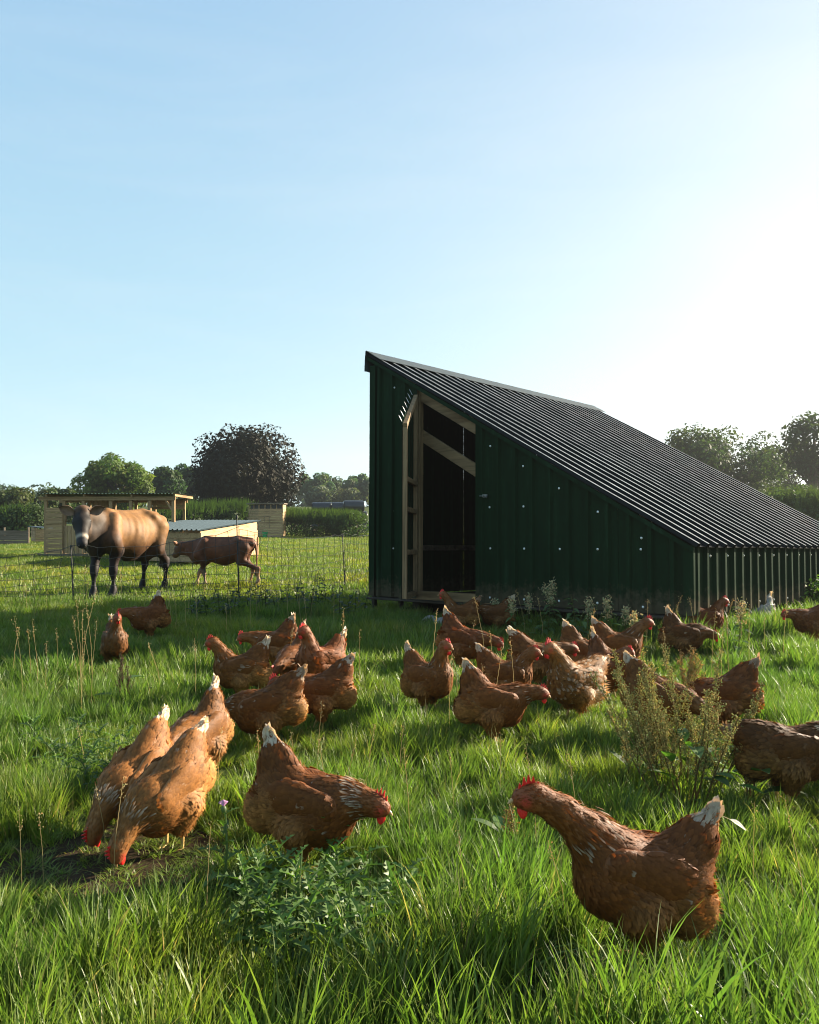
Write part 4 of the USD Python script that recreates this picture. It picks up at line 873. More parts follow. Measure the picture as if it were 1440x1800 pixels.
plank_wall(sh, (X(233), 1.46, 1.40), (1, 0, 0), X(300) - X(233), .22, 2, 'plank_u', seed=4)
plank_wall(sh, (X(165), 1.46, .12), (1, 0, 0), X(300) - X(165), .6, 5, 'plank_u', seed=5)
put_beam('bracket', (X(305) - .02, -.02, 1.35), (X(305) - .22, -.02, 1.66), .06, .05, 'timber_u', sh)
for y_ in (-.02, 1.5): put_beam('skid', (X(68), y_, .05), (X(160), y_, .05), .14, .12, 'old_timber', sh)
# long nest box with pale metal roof
A_, B_, C_ = np.array([*at(352, 19)[:2], 0]), np.array([*at(452, 23.4)[:2], 0]), np.array([*at(205, 20.6)[:2], 0])
nb = thing('nest_box', A_, 0, 'long low timber coop with pale grey ribbed metal roof behind the calf', 'coop')
e1, e2 = B_ - A_, C_ - A_; l1, l2 = np.linalg.norm(e1), np.linalg.norm(e2)
plank_wall(nb, (0, 0, .10), e1, l1, .70, 5, 'plank_v', seed=6); plank_wall(nb, e2 + [0, 0, .10], -e2, l2, .70, 5, 'plank_u', seed=7)
wdg = MB(); q0, q1 = unit(e1) * .02, unit(e1) * (l1 - .02); N1 = np.cross(unit(e1), [0, 0, 1])
wdg.add([q0 + [0, 0, .79], q1 + [0, 0, .79], q1 + [0, 0, 1.02], q0 + [0, 0, .83], q0 + [0, 0, .79] - N1 * .02, q1 + [0, 0, .79] - N1 * .02, q1 + [0, 0, 1.02] - N1 * .02, q0 + [0, 0, .83] - N1 * .02], [(0, 1, 2, 3), (4, 7, 6, 5), (0, 4, 5, 1), (3, 2, 6, 7), (1, 5, 6, 2), (0, 3, 7, 4)])
wdg.put('gable_board', 'plank_v', nb)
plank_wall(nb, e1 + e2 + [0, 0, .1], -e2 * 1.0, l2, .88, 6, 'plank_u', seed=8)
for o in (0 * e1, e1, e2, e1 + e2): put_beam('leg', o * .985 + [.02, .03, -.02], o * .985 + [.02, .03, .6], .07, .07, 'timber_w', nb, (0, 1, 0))
Yd = unit(e1 + [0, 0, .19]); Xd = unit(e2); Nd = unit(np.cross(Yd, Xd)); Nd = Nd if Nd[2] > 0 else -Nd
for k in range(3): sheet('roof_sheet', np.array([0, 0, .86]) - unit(e2) * .1, Xd, Yd, Nd, (l2 + .2) * k / 3, (l2 + .2) * (k + 1) / 3, lambda u: -.12, lambda u: l1 + .15, .16, 'pale_sheet', nb, depth=.03, out=.003 * (k % 2))
# slatted hut
Dh = 47.0; hb = lambda px: (px - 720) / F * Dh
hu_ = thing('slatted_hut', (hb(455), Dh, 0), 0, 'tall narrow timber hut with small vents under its flat roof', 'hut')
w1 = hb(497) - hb(455); pl2 = np.array([hb(432) - hb(455), .9, 0]); l2_ = np.linalg.norm(pl2)
plank_wall(hu_, (0, 0, .05), (1, 0, 0), w1, 1.62, 11, 'plank_u', gap=.014, seed=9); plank_wall(hu_, pl2 + [0, 0, .05], -pl2, l2_, 1.62, 11, 'plank_u', gap=.014, seed=10)
plank_wall(hu_, (w1, 0, .05), (.0, 1, 0), 1.2, 1.9, 11, 'plank_v', gap=.014, seed=11)
for q in np.linspace(0, 1, 5): put_beam('vent_bar', (q * w1 * .97 + .02, .03, 1.66), (q * w1 * .97 + .02, .03, 1.92), .05, .05, 'timber_w', hu_, (0, 1, 0))
for q in (0, .5, 1): p = pl2 * q * .97 + np.array([.0, .03, 0]); put_beam('vent_bar', p + [0, 0, 1.66], p + [0, 0, 1.92], .05, .05, 'timber_w', hu_, (0, 1, 0))
put_beam('vent_backing', (.06, .12, 1.78), (w1 - .05, .12, 1.78), .02, .22, 'post_black', hu_); put_beam('vent_backing', pl2 * .95 + [.06, .1, 1.78], np.array([.06, .1, 1.78]), .02, .22, 'post_black', hu_)
rv = np.array([(-.12, -.1), (w1 + .1, -.1), (w1 + .1, 1.2), (pl2[0] + .1, 1.7), (pl2[0] - .15, .92)]); rn_ = len(rv); kk = np.arange(rn_)
vv = np.vstack([np.c_[rv, np.full(rn_, 1.93)], np.c_[rv, np.full(rn_, 2.0)]])
put('roof', vv, [np.array([(0, 2, 1), (0, 3, 2), (0, 4, 3), (5, 6, 7), (5, 7, 8), (5, 8, 9)]), np.stack([kk, (kk + 1) % rn_, (kk + 1) % rn_ + rn_, kk + rn_], -1)], 'old_timber', hu_)
for a_, b_ in (((.33, -.03, .95), (.33, -.03, 1.25)), ((.33, -.03, 1.25), (.62, -.03, 1.25)), ((.62, -.03, 1.25), (.62, -.03, .55))): put_beam('door_frame', a_, b_, .02, .03, 'old_timber', hu_, (0, 1, 0))
bk = thing('bucket', (*at(466, 46)[:2], 0), 0, 'bright green plastic bucket on the grass at the foot of the hut', 'bucket')
pf = [(.11, 0), (.155, .32), (.17, .325), (.17, .345), (.148, .34), (.10, .02), (0, .02)]; put_t('pail', trimesh.creation.revolve([(0, 0)] + pf, sections=20), 'green_plastic', bk)
v, f = tube([(.16 * math.cos(a), .02, .33 + .15 * math.sin(a)) for a in np.linspace(0, math.pi, 9)], .008, 6); put('handle', v, f, 'green_plastic', bk)
# small ark at far left
ak = thing('poultry_ark', (*at(63, 36)[:2], 0), 0, 'small timber ark with a pale lid at the left, beyond the shelter', 'coop')
plank_wall(ak, (0, 0, .1), (1, 0, 0), .38, .55, 4, 'plank_u', seed=12); plank_wall(ak, (-.42, .5, .1), (.42, -.5, 0), .65, .62, 4, 'plank_u', seed=13); plank_wall(ak, (.38, 0, .1), (-.42, .5, 0), .65, .55, 4, 'plank_v', seed=14)
put_beam('lid', (-.26, .30, .76), (.46, .22, .70), .75, .03, 'pale_sheet', ak)
wl = thing('board_edging', (*at(-40, 34)[:2], 0), 0, 'low weathered board edging at the left edge of the field', 'edging')
for k in range(3): put_beam('board', (0, 0, .12 + .2 * k), (2.15, 0, .12 + .2 * k), .04, .19, 'old_timber', wl)
for k in range(3): put_beam('peg', (.1 + k, .05, -.1), (.1 + k, .05, .75), .06, .06, 'old_timber', wl, (0, 1, 0))
# black wrapped bales
def bale(px, d, z, label, rot=0.0, r=.40, L=1.42):
    x, y = at(px, d)[:2]; t = thing('wrapped_bale', (x, y, z + float(ground_z(x, y))), rot, label, 'bale', 'black wrapped bales stacked behind the hedge')
    n = 28; m = MB(); a = np.arange(n) / n * 2 * np.pi; r2 = np.random.default_rng(int(px + z * 10)); ring = []
    for q, rr in ((-L / 2, .02), (-L / 2 - .02, r * .5), (-L / 2, r * .9), (-L / 2 + .07, r), (-.2, r * 1.01), (.2, r * 1.01), (L / 2 - .07, r), (L / 2, r * .9), (L / 2 + .02, r * .5), (L / 2, .02)):
        ring.append(np.stack([np.full(n, q), rr * np.cos(a) * (1 + .012 * r2.normal(0, 1, n)), np.maximum(rr * np.sin(a), -r * .93) + r], 1))
    v = np.vstack(ring); k = np.arange(n); f = np.vstack([np.stack([i * n + k, i * n + (k + 1) % n, (i + 1) * n + (k + 1) % n, (i + 1) * n + k], -1) for i in range(9)])
    put('wrap', v, f, 'bale_wrap', t, smooth=50); return t
names = {0: 'bottom', 1: 'middle', 2: 'top'}
for i, (px, d) in enumerate(((530, 61), (566, 60), (600, 59.5), (622, 57))):
    for lv in range(3 if i > 0 else 2):
        bale(px + (5 * (2 - lv) if i == 3 else 0), d, lv * .72 - .06 * (i < 3) + .1, f'black wrapped bale, {names[lv]} of the {["leftmost", "second from left", "third from left", "rightmost"][i]} stack behind the hedge', .12 * (i - 1))
# gate by the bales
gt = thing('field_gate', (*at(623, 47)[:2], 0), 0, 'weathered post and rail gate between the hedge and the hen house', 'gate')
gx = lambda px: (px - 623) / F * 47
for px in (620, 655, 700): put_beam('post', (gx(px), 0, -.1), (gx(px), 0, .82 if px < 640 else .7), .12, .12, 'old_timber', gt, (0, 1, 0))
for z in (.15, .30, .45, .60): put_beam('rail', (gx(624), .03, z), (gx(700), .03, z), .03, .05, 'zinc', gt)
put_beam('strut', (gx(626), .06, .15), (gx(652), .06, .6), .03, .04, 'zinc', gt)

# ------------------------------------------------------------------ haze
hz_ = trimesh.creation.box((1500, 1100, 70), trimesh.transformations.translation_matrix((0, 350, 33)))
mat('haze_look', {'v': ('principled_volume', {'color': (.9, .95, 1.0), 'density': .0003, 'anisotropy': .5})}, [], surface=None, volume='v.volume')
tag(put('haze', hz_.vertices, hz_.faces, 'haze_look'), 'thin pale morning haze over the field', None, None, 'stuff')
# ------------------------------------------------------------------ weeds
def leaf_poly(outline, root, d, n, size, droop=.2, fold=.15):
    """flat outlined leaf (x along, y across, from 0 to 1) bent down along its length and folded at the midrib"""
    o = np.asarray(outline, float); d = unit(d); n = unit(np.asarray(n, float) - d * (np.dot(n, d))); s = np.cross(n, d)
    half = len(o); up = np.c_[o[:, 0], o[:, 1]]; mid = np.c_[o[:, 0], np.zeros(half)]; dn = np.c_[o[:, 0], -o[:, 1]]
    A = np.vstack([up, mid, dn]); v = root + size * (d * A[:, :1] + s * A[:, 1:] + n * (np.abs(A[:, 1:]) * fold * 2 - droop * A[:, :1] ** 2))
    i = np.arange(half - 1); f = np.vstack([np.stack([i, i + 1, half + i + 1, half + i], -1), np.stack([half + i, half + i + 1, 2 * half + i + 1, 2 * half + i], -1)])
    return v, f
BROAD = [(0, .02), (.1, .10), (.3, .19), (.5, .20), (.7, .16), (.88, .08), (1, .0)]
NETTLE = [(0, .04), (.12, .22), (.16, .18), (.3, .29), (.34, .24), (.5, .25), (.54, .19), (.7, .16), (.74, .11), (.88, .06), (1, 0)]
SPIKY = [(0, .02), (.12, .05), (.2, .22), (.26, .06), (.36, .07), (.45, .28), (.5, .07), (.6, .06), (.7, .22), (.76, .05), (.86, .12), (1, 0)]

def seed_bits(P, rg, size, col):
    n = len(P); a = unit(rg.normal(0, 1, (n, 3))); b = unit(np.cross(a, rg.normal(0, 1, (n, 3)))); c = np.cross(a, b); s = (size * rg.uniform(.6, 1.3, n))[:, None]
    V = np.stack([P - a * s, P + b * s * .7, P + a * s, P - b * s * .7, P + c * s * .5, P - c * s * .5], 1).reshape(-1, 3); k = np.arange(n)[:, None] * 6
    F_ = np.vstack([k + t for t in ([0, 1, 4], [1, 2, 4], [2, 3, 4], [3, 0, 4], [1, 0, 5], [2, 1, 5], [3, 2, 5], [0, 3, 5])])
    return V, F_, np.repeat(np.asarray(col)[None] * rg.uniform(.6, 1.35, (n, 1)) * np.stack([1 + rg.normal(0, .15, n), np.ones(n), np.ones(n)], 1), 6, 0)

def dock(name, px, d, h, stems, label, seed, spread=.16, leaves=9, col=(.36, .27, .10), scol=(.16, .12, .05), dens=1.0, lean=.0):
    rg = np.random.default_rng(seed); x, y = at(px, d)[:2]; t = thing(name, (x, y, float(ground_z(x, y))), 0, label, 'weed')
    for k in range(stems):
        a = rg.uniform(0, 2 * math.pi); r0 = rg.uniform(0, spread * .35); top = np.array([math.cos(a) * spread * rg.uniform(.3, 1.15) + lean, math.sin(a) * spread * rg.uniform(.3, 1), h * rg.uniform(.62, 1.0)])
        b0 = np.array([math.cos(a) * r0, math.sin(a) * r0, -.02]); md = b0 * .5 + top * .5 + rg.normal(0, .015, 3)
        tq = np.linspace(0, 1, 9)[:, None]; pts = (1 - tq) ** 2 * b0 + 2 * tq * (1 - tq) * (md * 2 - (b0 + top) / 2) + tq ** 2 * top
        s = MB(); s.tube(pts, np.linspace(.0042, .0012, 9), 6, c=scol)
        brs = []
        for q in np.linspace(.32, .97, 13):
            p0 = pts[int(q * 8)] * (1 - (q * 8 % 1)) + pts[min(int(q * 8) + 1, 8)] * (q * 8 % 1); aa = rg.uniform(0, 2 * math.pi); L = .13 * (1.15 - q) * rg.uniform(.5, 1.2) * h / .5
            p1 = p0 + np.array([math.cos(aa) * L * .55, math.sin(aa) * L * .55, L]); s.tube([p0, p0 * .5 + p1 * .5 + [0, 0, -.008], p1], [.0016, .0012, .0006], 4, c=scol); brs.append((p0, p1))
        brs.append((pts[5], pts[8]))
        sp = s.put('stem', 'dry_plant', t)
        P = np.vstack([p0 + (p1 - p0) * rg.random((int(70 * dens * max(.35, np.linalg.norm(p1 - p0) / .09)), 1)) + rg.normal(0, .0055, (int(70 * dens * max(.35, np.linalg.norm(p1 - p0) / .09)), 3)) for p0, p1 in brs])
        V, F_, C_ = seed_bits(P, rg, .0042, np.asarray(col) * rg.uniform(.75, 1.25)); tag(put('seed_head', V, F_, 'dry_plant', sp, tint=np.clip(C_, .01, .8)), kind='stuff')
    for k in range(leaves):
        a = rg.uniform(0, 2 * math.pi); z = rg.uniform(.02, h * .45); r = rg.uniform(.02, spread * .6); dirn = np.array([math.cos(a), math.sin(a), rg.uniform(.1, .9)])
        v, f = leaf_poly(BROAD, np.array([math.cos(a) * r, math.sin(a) * r, z]), dirn, (0, 0, 1), rg.uniform(.08, .17), rg.uniform(.1, .5)); c = np.array([.045, .095, .016]) * rg.uniform(.7, 1.5)
        put('leaf', v, f, 'leaf', t, tint=np.tile(c, (len(v), 1)), normals=None)
    return t
dock('dock_plant', 1205, 3.32, .60, 24, 'large seeding dock plant with upright rusty seed heads behind the front hen', 50, .38, 30, col=(.38, .36, .13), dens=.66)
dock('dock_plant', 1130, 3.5, .34, 11, 'lower left-hand dock clump with sparse brown seed heads', 51, .18, 8, dens=.6, col=(.35, .34, .12))
dock('dock_plant', 1320, 3.25, .36, 5, 'short dock stems in front of the hen at the right edge', 52, .12, 5, dens=.8)
dock('dock_plant', 1208, 4.3, .62, 3, 'tall thin dock stems rising above the big dock plant', 53, .08, 2, dens=.8)
dock('dead_weed', 217, 4.95, .37, 3, 'dark dead weed stalk standing alone in the grass at the left', 54, .07, 4, col=(.13, .09, .05), scol=(.05, .035, .025), dens=.35)
dock('dock_plant', 893, 2.72, .26, 2, 'small rusty dock stem just left of the front hen\'s beak', 55, .05, 2, dens=.5)

def nettle(px, d, h, label, seed, group, dark=1.0, tip=True):
    rg = np.random.default_rng(seed); h = max(h, .3); x, y = at(px, d)[:2]; t = thing('nettle', (x, y, float(ground_z(x, y))), rg.uniform(0, 6), label, 'weed', group)
    top = np.array([rg.normal(0, .06), rg.normal(0, .06), h]); s = MB(); tq = np.linspace(0, 1, 6)[:, None]; pts = tq * top + np.sin(tq * 3) * rg.normal(0, .012, 3)
    s.tube(pts, np.linspace(.006, .002, 6), 5, c=np.array([.10, .11, .04]) * dark).put('stem', 'dry_plant', t)
    lv = MB(); n = int(h / .042)
    for k in range(2, n):
        q = k / n; p = pts[0] + (top - pts[0]) * q
        for s_ in range(2):
            a = k * 1.571 + s_ * math.pi + rg.normal(0, .3); L = .135 * (1 - .6 * q) * rg.uniform(.7, 1.2)
            v, f = leaf_poly(NETTLE, p + np.array([math.cos(a), math.sin(a), 0]) * .012, (math.cos(a), math.sin(a), rg.uniform(-.2, .5)), (0, 0, 1), L, rg.uniform(.2, .7)); lv.add(v, f, np.array([.06, .105, .03]) * dark * rg.uniform(.7, 1.3))
    tag(lv.put('leaf', 'leaf', t), kind='stuff')
    if tip:
        P = pts[-1] * rg.uniform(.68, 1.03, (240, 1)) + rg.normal(0, .019, (240, 3)); V, F_, C_ = seed_bits(P, rg, .008, np.array([.46, .42, .25]) * dark)
        tag(put('seed_head', V, F_, 'dry_plant', t, tint=np.clip(C_, .01, .8)), kind='stuff')
for k, (px, d, py, tip) in enumerate(((905, 8.1, 1050, 1), (928, 8.3, 1045, 1), (962, 8.0, 1022, 1), (988, 8.3, 1030, 1), (1012, 7.7, 1042, 0), (1040, 7.5, 1055, 1), (1076, 7.2, 1050, 1), (1100, 7.4, 1070, 1), (1125, 7.0, 1078, 1), (948, 7.9, 1062, 0), (1297, 6.9, 1052, 1), (870, 8.7, 1072, 1), (1020, 7.4, 1072, 0), (1058, 7.8, 1062, 0))):
    nettle(px, d - .25, zat(py, d - .25), 'pale-topped nettle growing along the foot of the hen house', 60 + k, 'nettles along the foot of the hen house', 1.1, bool(tip))
for k, px in enumerate((345, 365, 385, 408, 432, 462, 468, 492, 512, 526, 538, 560, 572, 598, 622, 640)):
    nettle(px, 9.2 + (k * 53 % 13) * .1, .26 + (k * 29 % 7) * .035, 'dark upright nettle in the strip of weeds under the netting fence', 180 + k, 'dark nettles under the netting fence', .42, False)
for k, px in enumerate((338, 352, 372, 398, 420, 446, 455, 476, 503, 520, 531, 544, 552, 585, 610, 630, 425, 488)):
    d = 9.3 + (k * 37 % 11) * .17; nettle(px, d, 1.2 * zat((1052, 1040, 1048, 1060, 1044, 1035, 1050, 1046, 1038, 1028, 1042, 1022, 1040, 1050, 1056, 1060, 1058, 1060)[k], d), 'dark upright nettle in the strip of weeds under the netting fence', 80 + k, 'dark nettles under the netting fence', .45, False)

def thistle(px, d, label, seed, h=.16, n=16, size=.13, group=None, col=(.06, .11, .02)):
    rg = np.random.default_rng(seed); x, y = at(px, d)[:2]; t = thing('thistle', (x, y, float(ground_z(x, y))), 0, label, 'weed', group)
    MB().tube([(0, 0, -.02), (.01, .0, h * .6), (rg.normal(0, .02), rg.normal(0, .02), h)], [.004, .0035, .002], 6, c=(.10, .15, .04)).put('stem', 'leaf', t)
    for k in range(n):
        q = (k + 1) / n; a = k * 2.4 + rg.normal(0, .3); v, f = leaf_poly(SPIKY, np.array([0, 0, h * q * .95]), (math.cos(a), math.sin(a), .2 + q * 1.0), (0, 0, 1), size * (1.15 - .55 * q) * rg.uniform(.8, 1.2), rg.uniform(.2, .7), .3)
        put('leaf', v, f, 'leaf', t, tint=np.tile(np.array(col) * rg.uniform(.7, 1.5), (len(v), 1)))
    return t
r_ = np.random.default_rng(4)
for k, (px, py) in enumerate(((455, 1545), (490, 1515), (520, 1560), (560, 1530), (600, 1560), (590, 1500), (640, 1540), (470, 1590), (545, 1600), (690, 1570), (610, 1610), (660, 1600), (505, 1640), (580, 1650), (575, 1475), (720, 1540), (430, 1570), (635, 1660))):
    d = F * CAM_H / (py + 90 - HZ); thistle(px, d, 'spiky-leaved thistle in the patch below the speckled-neck hen', 100 + k, r_.uniform(.13, .22), 17, .095, 'thistles in the patch below the speckled-neck hen')
for k, (px, py) in enumerate(((130, 1290), (165, 1315), (200, 1300), (150, 1345), (190, 1350), (120, 1325), (225, 1285), (175, 1275), (95, 1300), (60, 1270), (140, 1250))):
    d = F * CAM_H / (py + 55 - HZ); thistle(px, d, 'small spiky-leaved thistle left of the pecking pair', 130 + k, r_.uniform(.10, .18), 13, .10, 'thistles left of the pecking pair', (.05, .09, .022))
fl = thistle(394, 2.42, 'thistle with a single pale purple flower below the pecking pair', 150, .26, 9, .08)
rg = np.random.default_rng(7); top_ = np.array([0.0, 0, .27]); fb = MB()
e = trimesh.creation.icosphere(2, .0085); fb.tm(trimesh.Trimesh(e.vertices * [1, 1, 1.25] + top_, e.faces), (.10, .14, .06)); fb.put('flower_bud', 'leaf', fl)
fb = MB()
for k in range(46):
    a, q = rg.uniform(0, 6.28), rg.uniform(0, .9); fb.tube([top_ + [0, 0, .008], top_ + [math.cos(a) * .016 * q, math.sin(a) * .016 * q, .028 - .008 * q]], [.0012, .0009], 4, c=np.array([.62, .45, .66]) * rg.uniform(.8, 1.2))
fb.put('petal', 'dry_plant', fl)
# fallen feathers
for k, (px, d, lb) in enumerate(((1282, 2.75, 'white feather caught in the grass behind the front hen\'s tail'), (1155, 4.0, 'white feather in the grass left of the dock plant'), (1320, 3.75, 'white feather lying in grass behind the dock plant'))):
    o = np.array([*at(px, d)[:2], .10 if k else .14]); t = thing('fallen_feather', o, 0, lb, 'feather')
    v, f = leaf_poly(BROAD, np.zeros(3), (.9, -.3, -.35), (0, -.3, 1), .06, .25, .1); put('vane', v, f, 'dry_plant', t, tint=np.tile((.75, .73, .68), (len(v), 1)))
    vq, fq = tube([(-.02, .006, .008), (.03, -.010, -.012), (.055, -.019, -.033)], [.0012, .001, .0004], 5); put('quill', vq, fq, 'dry_plant', t, tint=np.tile((.7, .66, .55), (len(vq), 1)))
# stones by the doorway
for k, (px, d) in enumerate(((775, 8.6), (792, 8.7), (758, 8.8))):
    o = at(px, d); s_ = trimesh.creation.icosphere(3); vv = s_.vertices * (.10, .08, .06); vv = vv * (1 + .5 * (meshkit.fbm(s_.vertices * 1.6 + k, 3, k)[:, None] - .5)); t = thing('stone', o, 0, 'grey stone in the shade below the doorway', 'stone', 'stones below the doorway'); put('rock', vv + [0, 0, .04], s_.faces, 'stone_grey', t, smooth=40)

# ------------------------------------------------------------------ grass
def blades(n, R, rg, L=(.7, 1.2), W=.022, seg=4, bend=(.25, 1.1), dry=.05, cols=((.070, .120, .020), (.150, .190, .042)), lean=.35):
    a = rg.uniform(0, 2 * np.pi, n); r = R * np.sqrt(rg.random(n)); root = np.stack([r * np.cos(a), r * np.sin(a), np.full(n, -.06)], 1)
    az = a + rg.normal(0, 1.1, n); h = rg.uniform(*L, n); bd = rg.uniform(*bend, n); e0 = rg.uniform(0, lean, n); th = rg.uniform(0, 2 * np.pi, n) * .25 + az + np.pi / 2
    out = np.stack([np.cos(az), np.sin(az), np.zeros(n)], 1); side = np.stack([np.cos(th), np.sin(th), np.zeros(n)], 1)
    w = W * rg.uniform(.55, 1.35, n); V = np.zeros((n, 2 * seg + 1, 3)); p = root.copy(); ang = e0.copy()
    for k in range(seg + 1):
        q = k / seg; ww = (w * (1 - q ** 1.6) * (.75 + .5 * min(q * 3, 1) * (1 - q)))[:, None]
        if k < seg: V[:, 2 * k] = p - side * ww / 2; V[:, 2 * k + 1] = p + side * ww / 2
        else: V[:, 2 * seg] = p
        st = (h / seg)[:, None]; p = p + st * (out * np.sin(ang)[:, None] + np.array([0, 0, 1.0]) * np.cos(ang)[:, None]); ang = ang + bd / seg * (.4 + 1.2 * q)
    m = 2 * seg + 1; base = np.arange(n)[:, None] * m
    q4 = np.vstack([base + [2 * k, 2 * k + 1, 2 * k + 3, 2 * k + 2] for k in range(seg - 1)]); t3 = base + [2 * seg - 2, 2 * seg - 1, 2 * seg]
    mixv = rg.random(n)[:, None]; C = np.array(cols[0]) * (1 - mixv) + np.array(cols[1]) * mixv; dr = rg.random(n) < dry; C[dr] = np.array([.34, .27, .12]) * rg.uniform(.6, 1.1, (dr.sum(), 1))
    return V.reshape(-1, 3), [q4, t3], np.repeat(C, m, 0)

def scatter(name, protos, P, idx, scl, rz, label, tilt=None, wide=None):
    path = pathof(None, name); pi = UsdGeom.PointInstancer.Define(stage, path); rel = pi.CreatePrototypesRel()
    for k, (v, f, c) in enumerate(protos):
        m = put('tuft', v, f, 'blade', pi.GetPrim(), tint=c); rel.AddTarget(m.GetPath())
    n = len(P); pi.CreateProtoIndicesAttr(Vt.IntArray.FromNumpy(idx.astype(np.int32))); pi.CreatePositionsAttr(Vt.Vec3fArray.FromNumpy(P.astype(np.float32)))
    wd = scl if wide is None else wide
    pi.CreateScalesAttr(Vt.Vec3fArray.FromNumpy(np.stack([wd, wd, scl], 1).astype(np.float32)))
    q = np.zeros((n, 4)); q[:, 0] = np.cos(rz / 2); q[:, 3] = np.sin(rz / 2)
    pi.CreateOrientationsAttr(Vt.QuathArray([Gf.Quath(float(a), 0, 0, float(b)) for a, b in zip(q[:, 0], q[:, 3])]))
    tag(pi.GetPrim(), label, None, None, 'stuff'); return pi

def frustum(d0, d1, dens, rg, margin=.6):
    n = int((d1 ** 2 - d0 ** 2) * .5 * dens * 1.12 + (d1 - d0) * 2 * margin * dens); y = np.sqrt(rg.uniform(d0 ** 2, d1 ** 2, n)); hw = y * .52 + margin; x = rg.uniform(-1, 1, n) * hw
    return x, y
hens_xy = np.array([h[:2] for h in HENS]) if len(HENS) else np.zeros((1, 2)) + 99
SRi = SR.T
def under_shed(x, y):
    q = np.stack([x - SO[0], y - SO[1], np.zeros_like(x)], 1) @ SR; return (q[:, 0] > .02) & (q[:, 0] < SW + .05) & (q[:, 1] > -.0) & (q[:, 1] < SL)
PATCH = at(190, 2.66)[:2]
def height(x, y):
    P = np.stack([x, y, 0 * x], 1); n1 = meshkit.fbm(P * 1.6, 3, 21); n2 = meshkit.fbm(P * 5.5, 2, 22)
    h = .092 + .15 * (n1 - .36).clip(0) + .09 * (n2 - .4)
    h = h * (1 + .45 * np.clip((2.75 - y) / .6, 0, 1))
    d = np.hypot(x[:, None] - hens_xy[None, :, 0], (y[:, None] + .06) - hens_xy[None, :, 1]).min(1); h = h * np.where(d < .34, .5 + .5 * np.clip((d - .18) / .16, 0, 1), 1)
    tp = np.hypot((x + .32) / .36, (y - 2.28) / .26); h = h * np.clip(.42 + .8 * (tp - .6), .42, 1)
    dp = np.hypot((x - PATCH[0]) / .44, (y - PATCH[1]) / .36); h = h * np.clip(.18 + .9 * (dp - .55), .18, 1)
    q = np.stack([x - SO[0], y - SO[1], np.zeros_like(x)], 1) @ SR; wall = (q[:, 1] > -.55) & (q[:, 1] < .1) & (q[:, 0] > UD1) & (q[:, 0] < SW + .5) | (q[:, 0] > SW - .1) & (q[:, 0] < SW + .5) & (q[:, 1] > 0); h = h + np.where(wall, .085, 0)
    return h.clip(.03, .42)
rg = np.random.default_rng(77)
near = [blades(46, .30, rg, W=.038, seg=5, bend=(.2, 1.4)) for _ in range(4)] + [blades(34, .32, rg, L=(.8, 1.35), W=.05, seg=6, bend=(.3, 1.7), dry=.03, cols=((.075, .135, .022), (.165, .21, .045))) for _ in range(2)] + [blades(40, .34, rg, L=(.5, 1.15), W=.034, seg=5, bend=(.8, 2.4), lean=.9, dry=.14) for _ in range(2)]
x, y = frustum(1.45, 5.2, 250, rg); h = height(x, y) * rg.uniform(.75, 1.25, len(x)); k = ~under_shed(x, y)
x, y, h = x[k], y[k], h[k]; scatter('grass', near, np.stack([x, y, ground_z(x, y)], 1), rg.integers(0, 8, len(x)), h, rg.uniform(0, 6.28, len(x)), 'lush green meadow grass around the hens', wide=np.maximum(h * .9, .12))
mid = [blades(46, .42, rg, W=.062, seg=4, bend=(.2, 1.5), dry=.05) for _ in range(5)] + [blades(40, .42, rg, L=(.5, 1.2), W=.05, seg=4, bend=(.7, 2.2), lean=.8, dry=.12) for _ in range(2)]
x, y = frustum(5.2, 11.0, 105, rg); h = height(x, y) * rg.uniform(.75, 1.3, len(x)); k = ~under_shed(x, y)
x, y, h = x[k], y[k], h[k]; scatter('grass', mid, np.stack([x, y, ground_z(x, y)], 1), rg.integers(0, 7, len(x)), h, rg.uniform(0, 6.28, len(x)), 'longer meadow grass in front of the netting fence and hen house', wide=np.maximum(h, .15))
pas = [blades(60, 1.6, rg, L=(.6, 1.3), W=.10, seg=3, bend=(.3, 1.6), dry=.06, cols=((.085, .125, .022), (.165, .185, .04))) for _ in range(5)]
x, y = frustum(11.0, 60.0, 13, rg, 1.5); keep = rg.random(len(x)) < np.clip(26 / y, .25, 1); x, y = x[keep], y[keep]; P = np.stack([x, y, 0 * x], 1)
h = (.085 + .10 * (meshkit.fbm(P * .9, 3, 31) - .4).clip(0) + .05 * (meshkit.fbm(P * 3, 2, 32) - .5)).clip(.05, .25) * rg.uniform(.7, 1.3, len(x)); k = ~under_shed(x, y)
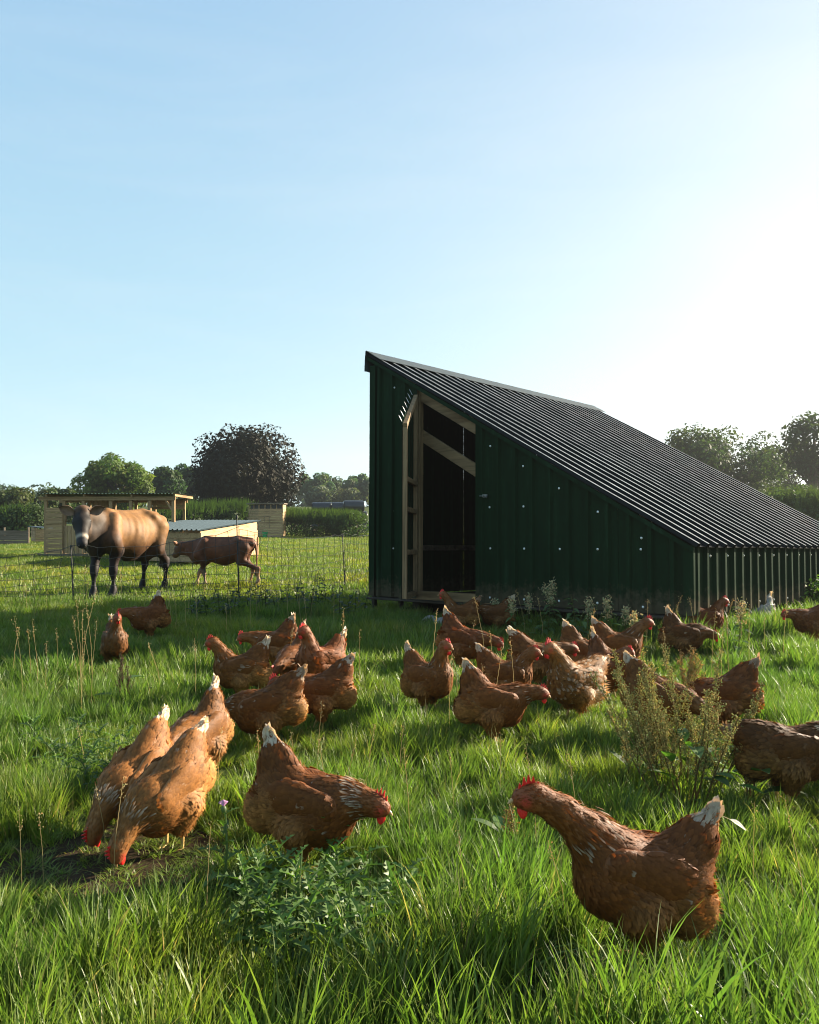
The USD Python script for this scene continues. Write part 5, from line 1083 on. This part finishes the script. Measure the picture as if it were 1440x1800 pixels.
x, y, h = x[k], y[k], h[k]; scatter('pasture_grass', pas, np.stack([x, y, ground_z(x, y)], 1), rg.integers(0, 5, len(x)), h, rg.uniform(0, 6.28, len(x)), 'grazed pasture grass beyond the netting fence', wide=np.maximum(h, .14) * (1 + y / 60))

# dry flowering stalks
def stalks(spots, label, seed, hgt=(.35, .6)):
    rg = np.random.default_rng(seed); m = MB()
    for px, d, h in spots:
        b = at(px, d); b[2] = float(ground_z(b[0], b[1])) ; ln = rg.normal(0, .10, 2) * h; tp = b + [ln[0], ln[1], h]; md = b * .5 + tp * .5 - [ln[0] * .25, ln[1] * .25, 0]
        c = np.array([.42, .34, .17]) * rg.uniform(.7, 1.2); w = .00052 * d ** .5
        m.tube([b, md, tp * .85 + md * .15, tp], [w * 1.1, w, w * .8, w * .4], 4, c=c)
        ax = tp - md; P = md + ax * rg.uniform(.62, 1.02, (22, 1)) + rg.normal(0, .0035 * d ** .4, (22, 3)); V, F_, C_ = seed_bits(P, rg, .0017 * d ** .5, c * 1.1); m.add(V, F_, C_[0]); m.c[-1] = np.clip(C_, .01, .8)
    return tag(m.put('grass_stalks', 'dry_plant'), label, None, None, 'stuff')
r2 = np.random.default_rng(9)
stalks([(r2.uniform(0, 185), r2.uniform(4.6, 5.9), r2.uniform(.35, .66)) for _ in range(16)], 'pale dry grass stalks standing at the left edge', 1)
stalks([(px, 4.3 + k * .09, h) for k, (px, h) in enumerate(((790, .40), (808, .42), (845, .33), (870, .40), (905, .45), (1055, .35), (1175, .5), (1280, .55), (345, .38), (285, .35), (600, .55), (632, .4), (505, .42), (760, .5)))] + [(r2.uniform(820, 1440), r2.uniform(5.5, 8), r2.uniform(.3, .6)) for _ in range(22)], 'dry grass stalks scattered among the hens and along the hen house', 2)
stalks([(r2.uniform(-10, 1450), r2.uniform(2.0, 3.6), r2.uniform(.22, .40)) for _ in range(26)], 'thin seeding stalks in the foreground grass', 3)
stalks([(r2.uniform(-10, 660), r2.uniform(7.5, 11), r2.uniform(.3, .6)) for _ in range(40)], 'thin stalks in the rough strip by the netting fence', 4)
